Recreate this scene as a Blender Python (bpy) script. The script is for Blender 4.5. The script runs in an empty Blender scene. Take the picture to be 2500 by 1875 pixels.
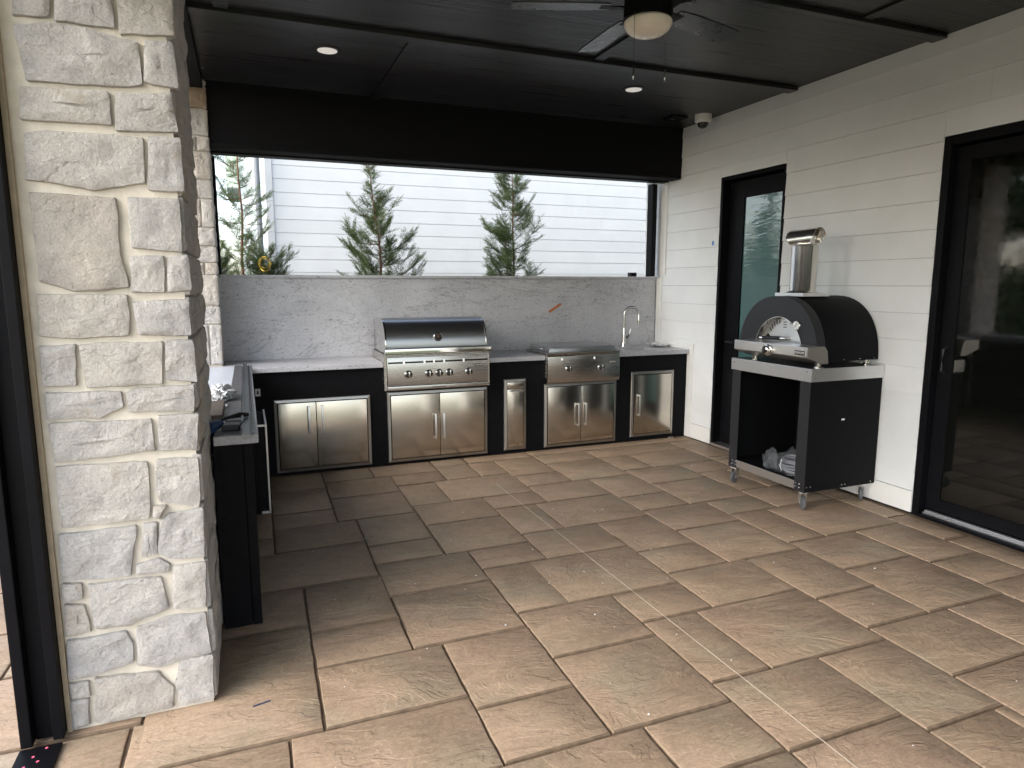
import bpy, bmesh, math, random
from mathutils import Vector, Matrix, noise
from math import radians as rad, sin, cos, pi

S = bpy.context.scene
COL = S.collection

# ------------------------------------------------------------------ camera
cam_d = bpy.data.cameras.new('camera'); cam = bpy.data.objects.new('camera', cam_d); COL.objects.link(cam)
cam_d.sensor_width = 36.0; cam_d.lens = 36.0 * 1633.17 / 2500.0
cam_d.clip_start = 0.05; cam_d.clip_end = 800
yaw, pitch, roll = -.37799, -.14716, -.00068
fw = Vector((-sin(yaw)*cos(pitch), cos(yaw)*cos(pitch), sin(pitch)))
rt = fw.cross(Vector((0, 0, 1))).normalized(); up = rt.cross(fw)
rt2 = rt*cos(roll)+up*sin(roll); up2 = -rt*sin(roll)+up*cos(roll)
M = Matrix((rt2, up2, -fw)).transposed().to_4x4(); M.translation = Vector((-4.24532, -5.73877, 1.573))
cam.matrix_world = M
S.camera = cam

# ------------------------------------------------------------------ light
SUN_EL, SUN_AZ = 31, 250          # compass degrees, measured from +y towards +x
w = bpy.data.worlds.new('World'); S.world = w; w.use_nodes = True
wn = w.node_tree; wn.nodes.clear()
sky = wn.nodes.new('ShaderNodeTexSky'); sky.sky_type = 'NISHITA'; sky.sun_disc = False
sky.sun_elevation = rad(SUN_EL); sky.sun_rotation = rad(SUN_AZ)
sky.air_density = 1.0; sky.dust_density = 2.0; sky.ozone_density = 1.0
hs = wn.nodes.new('ShaderNodeHueSaturation'); hs.inputs['Saturation'].default_value = 0.62
bgn = wn.nodes.new('ShaderNodeBackground'); bgn.inputs['Strength'].default_value = 0.15
wo = wn.nodes.new('ShaderNodeOutputWorld')
wn.links.new(sky.outputs[0], hs.inputs['Color']); wn.links.new(hs.outputs[0], bgn.inputs['Color']); wn.links.new(bgn.outputs[0], wo.inputs[0])
sd = bpy.data.lights.new('sun', 'SUN'); sd.energy = 0.7; sd.angle = rad(75); sd.color = (1, .985, .965)
sun = bpy.data.objects.new('sun', sd); COL.objects.link(sun)
sv = Vector((sin(rad(SUN_AZ))*cos(rad(SUN_EL)), cos(rad(SUN_AZ))*cos(rad(SUN_EL)), sin(rad(SUN_EL))))
sun.rotation_euler = sv.to_track_quat('Z', 'Y').to_euler(); sun.location = sv*20
S.view_settings.view_transform = 'Standard'; S.view_settings.look = 'None'
S.view_settings.exposure = 1.95; S.view_settings.gamma = 1; S.view_settings.use_curve_mapping = False
S.render.engine = 'CYCLES'
S.cycles.max_bounces = 10; S.cycles.diffuse_bounces = 6; S.cycles.glossy_bounces = 5

# ------------------------------------------------------------------ materials
def new_mat(name):
    m = bpy.data.materials.new(name); m.use_nodes = True
    n = m.node_tree; n.nodes.clear()
    b = n.nodes.new('ShaderNodeBsdfPrincipled'); o = n.nodes.new('ShaderNodeOutputMaterial')
    n.links.new(b.outputs[0], o.inputs[0])
    return m, n, b
def nd(n, t, **k):
    x = n.nodes.new(t)
    for a, v in k.items():
        if a in x.inputs: x.inputs[a].default_value = v
        else: setattr(x, a, v)
    return x
def coords(n, scale=1.0, rand=False, vscale=None):
    tc = nd(n, 'ShaderNodeTexCoord'); mp = nd(n, 'ShaderNodeMapping')
    mp.inputs['Scale'].default_value = vscale or (scale,)*3
    n.links.new(tc.outputs['Object'], mp.inputs['Vector'])
    if rand:
        oi = nd(n, 'ShaderNodeObjectInfo'); mu = nd(n, 'ShaderNodeMath', operation='MULTIPLY'); mu.inputs[1].default_value = 97
        n.links.new(oi.outputs['Random'], mu.inputs[0])
        cx = nd(n, 'ShaderNodeCombineXYZ'); n.links.new(mu.outputs[0], cx.inputs[0]); n.links.new(mu.outputs[0], cx.inputs[2])
        n.links.new(cx.outputs[0], mp.inputs['Location'])
    return mp.outputs[0]
def noi(n, vec, scale, detail=4, rough=.55, dist=0):
    x = nd(n, 'ShaderNodeTexNoise', Scale=scale, Detail=detail, Roughness=rough, Distortion=dist)
    n.links.new(vec, x.inputs['Vector']); return x.outputs['Fac']
def ramp(n, src, stops, interp='LINEAR'):
    r = nd(n, 'ShaderNodeValToRGB'); r.color_ramp.interpolation = interp
    e = r.color_ramp.elements
    while len(e) < len(stops): e.new(.5)
    for i, (p, c) in enumerate(stops):
        e[i].position = p; e[i].color = tuple(c)+(1,) if hasattr(c, '__len__') else (c, c, c, 1)
    n.links.new(src, r.inputs[0]); return r.outputs[0]
def mix(n, f, a, b, mode='MIX'):
    x = nd(n, 'ShaderNodeMix', data_type='RGBA', blend_type=mode)
    def put(i, v):
        if hasattr(v, 'links') or hasattr(v, 'is_linked'): n.links.new(v, x.inputs[i])
        else: x.inputs[i].default_value = v if not hasattr(v, '__len__') else tuple(v)+(1,)
    put(0, f); put(6, a); put(7, b); return x.outputs[2]
def math_(n, op, a, b=None):
    x = nd(n, 'ShaderNodeMath', operation=op)
    for i, v in enumerate((a, b)):
        if v is None: continue
        if hasattr(v, 'is_linked'): n.links.new(v, x.inputs[i])
        else: x.inputs[i].default_value = v
    return x.outputs[0]
def bump(n, b, h, strength, dist=.01, prev=None):
    x = nd(n, 'ShaderNodeBump', Strength=strength, Distance=dist)
    n.links.new(h, x.inputs['Height'])
    if prev is not None: n.links.new(prev, x.inputs['Normal'])
    n.links.new(x.outputs[0], b.inputs['Normal']); return x.outputs[0]

def simple(name, col, rough=.5, metal=0, var=.12, vs=6, bmp=.0, bs=60, spec=.5):
    m, n, b = new_mat(name)
    v = coords(n)
    f = noi(n, v, vs, 5)
    d = tuple(c*(1-var) for c in col); l = tuple(min(1, c*(1+var)) for c in col)
    n.links.new(ramp(n, f, [(.3, d), (.7, l)]), b.inputs['Base Color'])
    b.inputs['Roughness'].default_value = rough; b.inputs['Metallic'].default_value = metal
    b.inputs['Specular IOR Level'].default_value = spec
    f2 = noi(n, v, vs*3, 4)
    n.links.new(ramp(n, f2, [(.25, max(0, rough-.07)), (.75, min(1, rough+.07))]), b.inputs['Roughness'])
    if bmp: bump(n, b, noi(n, v, bs, 6), bmp, .004)
    return m

def mat_slab():
    m, n, b = new_mat('stamped_concrete')
    v = coords(n, 1, True)
    oi = nd(n, 'ShaderNodeObjectInfo')
    base = ramp(n, noi(n, v, 2.3, 4, .6), [(.25, (.345, .245, .165)), (.45, (.40, .29, .20)), (.6, (.425, .31, .215)), (.8, (.46, .345, .245))])
    # patches of pink and grey-green release colour
    p1 = ramp(n, noi(n, v, 1.7, 3, .5, .6), [(.50, 0), (.66, 1)])
    base = mix(n, math_(n, 'MULTIPLY', p1, .42), base, (.395, .27, .20))
    v2 = coords(n, 1.0, True)
    mp = nd(n, 'ShaderNodeMapping'); mp.inputs['Location'].default_value = (31, 7, 3); n.links.new(v2, mp.inputs[0])
    p2 = ramp(n, noi(n, mp.outputs[0], 1.9, 4, .55, .5), [(.52, 0), (.66, 1)])
    base = mix(n, math_(n, 'MULTIPLY', p2, .5), base, (.31, .275, .195))
    ov = ramp(n, oi.outputs['Random'], [(0, .965), (1, 1.03)])
    base = mix(n, 1.0, base, ov, 'MULTIPLY')
    sp = ramp(n, noi(n, v, 90, 3, .7), [(.35, .86), (.65, 1.07)])
    base = mix(n, 1.0, base, sp, 'MULTIPLY')
    # slate ledges: terraced noise
    mp2 = nd(n, 'ShaderNodeMapping'); mp2.inputs['Scale'].default_value = (1, 1.9, 1); mp2.inputs['Rotation'].default_value = (0, 0, .6); n.links.new(v, mp2.inputs[0])
    t = noi(n, mp2.outputs[0], 2.6, 5, .52, .75)
    led = ramp(n, t, [(.30, .0), (.33, .17), (.41, .2), (.425, .38), (.49, .42), (.505, .62), (.57, .66), (.585, .83), (.66, .86), (.68, 1.0)])
    t2 = noi(n, mp2.outputs[0], 5.5, 6, .6, .8)
    f = noi(n, v, 38, 6, .65)
    h = math_(n, 'ADD', math_(n, 'MULTIPLY', led, 1.0), math_(n, 'MULTIPLY', t2, .9))
    h = math_(n, 'ADD', h, math_(n, 'MULTIPLY', f, .16))
    bump(n, b, h, .7, .010)
    # dark antiquing powder settled in the low lines
    crev = ramp(n, noi(n, mp2.outputs[0], 7, 7, .62, 1.4), [(.45, 1), (.493, .84), (.505, .84), (.54, 1)])
    base = mix(n, 1.0, base, crev, 'MULTIPLY')
    n.links.new(base, b.inputs['Base Color'])
    n.links.new(ramp(n, noi(n, v, 12, 4), [(.3, .5), (.7, .7)]), b.inputs['Roughness'])
    b.inputs['Specular IOR Level'].default_value = .35
    return m

def mat_stone():
    m, n, b = new_mat('cut_limestone')
    v = coords(n, 1, True); oi = nd(n, 'ShaderNodeObjectInfo')
    tone = ramp(n, oi.outputs['Random'], [(0, (.53, .515, .50)), (.3, (.60, .575, .54)), (.55, (.54, .53, .52)), (.8, (.61, .585, .55)), (1, (.54, .50, .45))])
    c = mix(n, 1.0, tone, ramp(n, noi(n, v, 9, 7, .62), [(.28, (.80, .80, .82)), (.5, (1, 1, 1)), (.72, (1.08, 1.07, 1.04))]), 'MULTIPLY')
    rust = ramp(n, noi(n, v, 4.5, 4, .5, .8), [(.63, 0), (.78, .5)])
    c = mix(n, rust, c, (.42, .32, .2))
    c = mix(n, 1.0, c, ramp(n, noi(n, v, 120, 4, .7), [(.3, .84), (.6, 1.05)]), 'MULTIPLY')
    pit = ramp(n, noi(n, v, 60, 5, .7), [(.28, .65), (.34, 1)])
    c = mix(n, 1.0, c, pit, 'MULTIPLY')
    n.links.new(c, b.inputs['Base Color']); b.inputs['Roughness'].default_value = .85; b.inputs['Specular IOR Level'].default_value = .2
    mp2 = nd(n, 'ShaderNodeMapping'); mp2.inputs['Scale'].default_value = (1, 1, 1.6); mp2.inputs['Rotation'].default_value = (.4, .5, .4); n.links.new(v, mp2.inputs[0])
    t = noi(n, mp2.outputs[0], 4.5, 5, .5, .25)
    led = ramp(n, t, [(.34, 0), (.42, .22), (.44, .55), (.56, .75), (.575, 1)])
    h = math_(n, 'ADD', math_(n, 'MULTIPLY', led, .8), math_(n, 'MULTIPLY', noi(n, v, 34, 9, .74), 1.5))
    bump(n, b, h, 1.0, .012)
    return m

def mat_granite():
    m, n, b = new_mat('speckled_granite')
    v = coords(n, 1)
    c = ramp(n, noi(n, v, 1.6, 5, .6, .6), [(.3, (.40, .405, .435)), (.55, (.49, .495, .525)), (.75, (.57, .575, .60))])
    c = mix(n, 1.0, c, ramp(n, noi(n, v, 70, 5, .75), [(.3, .78), (.55, 1.05)]), 'MULTIPLY')
    # short dark flecks gathered along wandering veins
    vd = noi(n, v, 2.2, 4, .6, 1.0)
    vein = ramp(n, vd, [(.480, 0), (.498, 1), (.502, 1), (.52, 0)])
    mp = nd(n, 'ShaderNodeMapping'); mp.inputs['Rotation'].default_value = (0, .5, .3); mp.inputs['Scale'].default_value = (1, 1, 2.2); n.links.new(v, mp.inputs[0])
    fl = ramp(n, noi(n, mp.outputs[0], 30, 4, .6, 1.5), [(.33, 1), (.38, 0)])
    fl2 = ramp(n, noi(n, mp.outputs[0], 34, 5, .65, .8), [(.58, 0), (.64, 1)])
    mp3 = nd(n, 'ShaderNodeMapping'); mp3.inputs['Rotation'].default_value = (0, -.75, 0); mp3.inputs['Scale'].default_value = (.55, 1, 2.0); n.links.new(v, mp3.inputs[0])
    vb = ramp(n, noi(n, mp3.outputs[0], 1.5, 6, .62, .7), [(.488, 0), (.5, 1), (.512, 0)])
    c = mix(n, math_(n, 'MULTIPLY', vb, .45), c, (.20, .20, .22))
    k = math_(n, 'MAXIMUM', math_(n, 'MULTIPLY', vein, fl2), math_(n, 'MULTIPLY', vb, fl2))
    k = math_(n, 'MAXIMUM', k, math_(n, 'MULTIPLY', fl, .85))
    c = mix(n, k, c, (.09, .09, .10))
    n.links.new(c, b.inputs['Base Color']); b.inputs['Roughness'].default_value = .32; b.inputs['Specular IOR Level'].default_value = .45
    bump(n, b, noi(n, v, 140, 3), .08, .002)
    return m

def mat_steel(name, col=(.56, .545, .52), rough=.27, vert=False, wav=.0):
    m, n, b = new_mat(name)
    v = coords(n, 1, False, (1.2, 3, 260) if not vert else (260, 260, 1.2))
    f = noi(n, v, 3, 3, .6)
    b.inputs['Metallic'].default_value = 1
    n.links.new(ramp(n, f, [(.3, tuple(c*.985 for c in col)), (.7, tuple(min(1, c*1.015) for c in col))]), b.inputs['Base Color'])
    n.links.new(ramp(n, f, [(.3, rough-.004), (.7, rough+.006)]), b.inputs['Roughness'])
    p = None
    if wav:
        v2 = coords(n, 1); bump(n, b, noi(n, v2, 3.0, 1), wav, .05, p)
    return m

def mat_siding(name, col=(.66, .665, .65), grain=.25):
    m, n, b = new_mat(name)
    v = coords(n, 1, False, (1, 2.0, 45)); oi = nd(n, 'ShaderNodeObjectInfo')
    f = noi(n, v, 5, 6, .6)
    c = mix(n, 1.0, col, ramp(n, oi.outputs['Random'], [(0, .96), (1, 1.0)]), 'MULTIPLY')
    v3 = coords(n)
    c = mix(n, 1.0, c, ramp(n, noi(n, v3, 3, 5, .6), [(.3, .95), (.7, 1.02)]), 'MULTIPLY')
    n.links.new(c, b.inputs['Base Color']); b.inputs['Roughness'].default_value = .55; b.inputs['Specular IOR Level'].default_value = .3
    bump(n, b, f, grain, .003)
    return m

def mat_blackwood(name, col=(.012, .012, .014), rough=.42, vec=(1.2, 30, 30), k=1.5):
    m, n, b = new_mat(name)
    v = coords(n, 1, False, vec)
    f = noi(n, v, 2.2, 6, .65, .5)
    n.links.new(ramp(n, f, [(.3, tuple(c*.7 for c in col)), (.7, tuple(c*k for c in col))]), b.inputs['Base Color'])
    n.links.new(ramp(n, f, [(.3, rough-.1), (.7, rough+.1)]), b.inputs['Roughness'])
    bump(n, b, f, .9, .005); b.inputs['Specular IOR Level'].default_value = .5 if col[0] > .005 else .2
    return m

def mat_leaf():
    m, n, b = new_mat('thuja_foliage')
    g = nd(n, 'ShaderNodeNewGeometry')
    c = ramp(n, g.outputs['Random Per Island'], [(0, (.045, .085, .035)), (.4, (.09, .15, .055)), (.75, (.15, .22, .08)), (1, (.25, .28, .12))])
    n.links.new(c, b.inputs['Base Color']); b.inputs['Roughness'].default_value = .6
    b.inputs['Subsurface Weight'].default_value = 0
    t = nd(n, 'ShaderNodeBsdfTranslucent'); n.links.new(c, t.inputs[0])
    mx = nd(n, 'ShaderNodeMixShader'); mx.inputs[0].default_value = .3
    out = [x for x in n.nodes if x.type == 'OUTPUT_MATERIAL'][0]
    n.links.new(b.outputs[0], mx.inputs[1]); n.links.new(t.outputs[0], mx.inputs[2]); n.links.new(mx.outputs[0], out.inputs[0])
    return m

def mat_doorglass():
    m, n, b = new_mat('privacy_glass')
    b.inputs['Roughness'].default_value = .45
    b.inputs['Base Color'].default_value = (.045, .13, .13, 1)
    b.inputs['Coat Weight'].default_value = 1; b.inputs['Coat Roughness'].default_value = .03; b.inputs['Coat IOR'].default_value = 1.9
    v = coords(n, 1, False, (1, 1.5, 9)); x = nd(n, 'ShaderNodeBump', Strength=.22, Distance=.01)
    n.links.new(noi(n, v, 2.2, 3, .5, .8), x.inputs['Height']); n.links.new(x.outputs[0], b.inputs['Coat Normal'])
    return m

MT = dict(
    slab=mat_slab(), stone=mat_stone(), granite=mat_granite(),
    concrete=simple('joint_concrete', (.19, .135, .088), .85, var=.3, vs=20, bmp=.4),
    caulk=simple('pale_sealant', (.60, .52, .42), .6, var=.1),
    blade=simple('fan_blade_paint', (.03, .031, .034), .3, var=.05, spec=.8), mortar=simple('cream_mortar', (.66, .61, .52), .9, var=.12, vs=14, bmp=.5, bs=90, spec=.2),
    steel=mat_steel('brushed_steel'), steel_v=mat_steel('brushed_steel_doors', (.60, .555, .49), .2, True, .03),
    hood=mat_steel('hood_steel', (.46, .47, .49), .3, False), bright=mat_steel('polished_steel', (.66, .65, .63), .12),
    nickel=mat_steel('satin_nickel', (.42, .42, .42), .2, True),
    galv=mat_steel('pale_steel', (.72, .72, .72), .38),
    siding=mat_siding('white_lap_siding', (.775, .80, .815)), nsiding=mat_siding('neighbour_siding', (.58, .60, .605), .1), trim=simple('white_trim_paint', (.79, .80, .79), .45, var=.04, bmp=.05),
    ceil=mat_blackwood('black_ceiling_boards', (.0052, .0054, .0062), .33, (.3, 16, 16), 5.0), beam=mat_blackwood('black_beam_paint', (.003, .003, .0045), .7),
    cab=simple('black_cabinet_render', (.0045, .0045, .006), .7, var=.3, vs=30, bmp=.15, bs=120, spec=.15),
    frame=simple('black_aluminium', (.0045, .0045, .006), .5, var=.2, vs=8, spec=.12), gap=simple('black_gap', (.004, .004, .004), .9),
    powder=simple('black_powder_coat', (.0055, .006, .007), .6, var=.15, vs=40, bmp=.25, bs=260, spec=.10),
    powder_g=simple('graphite_powder_coat', (.014, .015, .0185), .5, var=.1, vs=40, bmp=.2, bs=260),
    darkglass=simple('dark_door_glass', (.004, .0045, .004), .03, var=.1, spec=.75),
    glass=mat_doorglass(), leaf=mat_leaf(), bark=simple('thuja_bark', (.16, .09, .06), .85, var=.3, vs=30, bmp=.6),
    twig=simple('dry_twig', (.16, .12, .085), .8, var=.3, vs=30),
    opal=simple('opal_glass', (.80, .76, .66), .25, var=.03), lens=simple('white_lens', (.88, .87, .84), .4, var=.02),
    white=simple('white_plastic', (.72, .72, .70), .35, var=.03), blackp=simple('black_plastic', (.012, .012, .013), .4, var=.2),
    rubber=simple('grey_rubber', (.10, .105, .11), .55, var=.15), pipe=mat_steel('brushed_flue_steel', (.74, .72, .69), .24, True), panel=mat_steel('panel_steel', (.74, .73, .71), .3), steel_f=mat_steel('steel_flange', (.44, .42, .39), .36), wood=simple('raw_plywood_edge', (.085, .066, .048), .7, var=.2, vs=20, bmp=.2),
    caulkstrip=simple('tan_edge_trim', (.40, .33, .23), .6, var=.12, vs=20, bmp=.1),
    orange=simple('orange_tape', (.42, .14, .05), .5, var=.25, vs=40), blue=simple('blue_tape', (.08, .26, .62), .6, var=.1),
    bluet=simple('blue_tool_grip', (.02, .05, .13), .4, var=.15), sheet=simple('protective_film', (.50, .54, .60), .4, var=.05), paper=simple('white_paper', (.75, .76, .78), .7, var=.05),
    film=simple('crumpled_film', (.62, .63, .64), .15, var=.1), plank=simple('grey_composite_plank', (.075, .075, .08), .5, var=.2, vs=12, bmp=.15),
    alu=mat_steel('dark_aluminium', (.22, .225, .235), .4), pink=simple('pink_dot', (.8, .15, .25), .5),
    grass=simple('lawn_grass', (.05, .085, .025), .95, var=.45, vs=1.5, bmp=.7, bs=60, spec=.1), mulch=simple('bark_mulch', (.07, .045, .03), .95, var=.4, vs=25, bmp=.9, bs=60),
    eave=simple('pale_green_panel', (.50, .60, .50), .6, var=.05), pale=simple('pale_blue_render', (.66, .73, .74), .6, var=.04),
    pole=simple('grey_downpipe', (.17, .19, .21), .45, var=.12, vs=10), hose=simple('grey_gas_hose', (.26, .27, .30), .4, var=.2),
    roofm=simple('dark_roof', (.05, .05, .055), .8, var=.3, vs=10), yellow=simple('yellow_strap', (.50, .36, .06), .6), handle=mat_steel('handle_steel', (.86, .86, .87), .36, True))

_b = [x for x in MT['lens'].node_tree.nodes if x.type == 'BSDF_PRINCIPLED'][0]
_b.inputs['Emission Color'].default_value = (1, .96, .9, 1); _b.inputs['Emission Strength'].default_value = .10
MT['stone_brown'] = simple('brown_split_stone', (.30, .235, .175), .88, var=.22, vs=9, bmp=.8, bs=40, spec=.2)

# ------------------------------------------------------------------ mesh helpers
class MB:
    def __init__(self): self.v = []; self.f = []
    def add(self, vs, fs):
        o = len(self.v); self.v += [tuple(p) for p in vs]; self.f += [tuple(i+o for i in f) for f in fs]; return self
    def box(self, x0, x1, y0, y1, z0, z1, rot=None, at=None):
        if x0 > x1: x0, x1 = x1, x0
        if y0 > y1: y0, y1 = y1, y0
        if z0 > z1: z0, z1 = z1, z0
        vs = [(x, y, z) for z in (z0, z1) for y in (y0, y1) for x in (x0, x1)]
        if rot is not None:
            c = Vector(at) if at else Vector(((x0+x1)/2, (y0+y1)/2, (z0+z1)/2))
            vs = [rot @ (Vector(p)-c)+c for p in vs]
        return self.add(vs, [(0, 2, 3, 1), (4, 5, 7, 6), (0, 1, 5, 4), (1, 3, 7, 5), (3, 2, 6, 7), (2, 0, 4, 6)])
    def prism(self, pts, axis, a, b):
        """pts: 2D polygon in the plane normal to axis (0: y,z / 1: x,z / 2: x,y), from a to b"""
        def mk(p, t): return ((t, p[0], p[1]), (p[0], t, p[1]), (p[0], p[1], t))[axis]
        n = len(pts); vs = [mk(p, a) for p in pts]+[mk(p, b) for p in pts]
        fs = [tuple(range(n)), tuple(range(2*n-1, n-1, -1))]+[(i, i+n, (i+1) % n+n, (i+1) % n) for i in range(n)]
        return self.add(vs, fs)
    def tube(self, path, r, seg=10, cap=True):
        path = [Vector(p) for p in path]; n = len(path); vs = []; fs = []
        rr = r if hasattr(r, '__len__') else [r]*n
        ref = None
        for i, p in enumerate(path):
            d = (path[min(i+1, n-1)]-path[max(i-1, 0)]).normalized()
            if ref is None: ref = Vector((0, 0, 1)) if abs(d.z) < .9 else Vector((1, 0, 0))
            a = d.cross(ref).normalized(); bb = d.cross(a).normalized(); ref = -bb if False else ref
            for k in range(seg):
                t = 2*pi*k/seg; vs.append(p+(a*cos(t)+bb*sin(t))*rr[i])
        for i in range(n-1):
            for k in range(seg):
                fs.append((i*seg+k, i*seg+(k+1) % seg, (i+1)*seg+(k+1) % seg, (i+1)*seg+k))
        if cap: fs.append(tuple(range(seg))[::-1]); fs.append(tuple(range((n-1)*seg, n*seg)))
        return self.add(vs, fs)
    def lathe(self, prof, c, axis='z', seg=28):
        """prof: list of (r, h)"""
        vs = []; fs = []; n = len(prof)
        for r, h in prof:
            for k in range(seg):
                t = 2*pi*k/seg; a, b_ = r*cos(t), r*sin(t)
                p = {'z': (a, b_, h), 'y': (a, h, b_), 'x': (h, a, b_)}[axis]
                vs.append((p[0]+c[0], p[1]+c[1], p[2]+c[2]))
        for i in range(n-1):
            for k in range(seg): fs.append((i*seg+k, i*seg+(k+1) % seg, (i+1)*seg+(k+1) % seg, (i+1)*seg+k))
        fs.append(tuple(range(seg))[::-1]); fs.append(tuple(range((n-1)*seg, n*seg)))
        return self.add(vs, fs)
    def quad(self, a, b, c, d): return self.add([a, b, c, d], [(0, 1, 2, 3)])
    def build(self, name, mat, parent=None, bevel=0, smooth=False, seg=2, fix=True):
        me = bpy.data.meshes.new(name)
        off = parent_world(parent) if parent else Vector((0, 0, 0))
        me.from_pydata([tuple(Vector(p)-off) for p in self.v], [], self.f); me.update()
        if bevel or fix:
            bm = bmesh.new(); bm.from_mesh(me)
            if fix: bmesh.ops.recalc_face_normals(bm, faces=bm.faces)
            if bevel:
                es = [e for e in bm.edges if len(e.link_faces) == 2 and e.calc_face_angle(0) > .5]
                bmesh.ops.bevel(bm, geom=es, offset=bevel, segments=seg, profile=.6, affect='EDGES', clamp_overlap=True)
            bm.to_mesh(me); bm.free()
        if smooth:
            me.polygons.foreach_set('use_smooth', [True]*len(me.polygons))
            try: me.set_sharp_from_angle(angle=rad(38))
            except Exception: pass
        me.materials.append(MT[mat] if isinstance(mat, str) else mat)
        o = bpy.data.objects.new(name, me); COL.objects.link(o)
        if parent: o.parent = parent
        return o
def parent_world(p):
    v = Vector((0, 0, 0))
    while p: v += p.location; p = p.parent
    return v
def thing(name, label, cat, loc=(0, 0, 0), group=None, kind=None):
    o = bpy.data.objects.new(name, None); COL.objects.link(o); o.location = loc; o.empty_display_size = .1
    tag(o, label, cat, group, kind); return o
def tag(o, label=None, cat=None, group=None, kind=None):
    if label: o['label'] = label
    if cat: o['category'] = cat
    if group: o['group'] = group
    if kind: o['kind'] = kind
    return o
def box(name, mat, parent, x0, x1, y0, y1, z0, z1, bevel=0, smooth=False):
    return MB().box(x0, x1, y0, y1, z0, z1).build(name, mat, parent, bevel, smooth)
def copy_tree(o, parent=None, d=(0, 0, 0)):
    c = o.copy(); COL.objects.link(c); c.parent = parent
    if parent is None: c.location = Vector(o.location)+Vector(d)
    for ch in list(o.children): copy_tree(ch, c)
    return c
def text_mesh(txt, size, name, mat, parent, origin, xdir, updir, bold=0.0):
    cu = bpy.data.curves.new('t', 'FONT'); cu.body = txt; cu.size = size; cu.extrude = 0.0006; cu.offset = bold; cu.align_x = 'CENTER'; cu.align_y = 'CENTER'
    to = bpy.data.objects.new('t', cu); COL.objects.link(to)
    me = bpy.data.meshes.new_from_object(to); bpy.data.objects.remove(to)
    x = Vector(xdir).normalized(); u = Vector(updir).normalized(); n_ = x.cross(u)
    off = parent_world(parent)
    for v in me.vertices: v.co = Vector(origin)+x*v.co.x+u*v.co.y+n_*v.co.z-off
    me.materials.append(MT[mat]); o = bpy.data.objects.new(name, me); COL.objects.link(o); o.parent = parent
    return o

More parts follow.
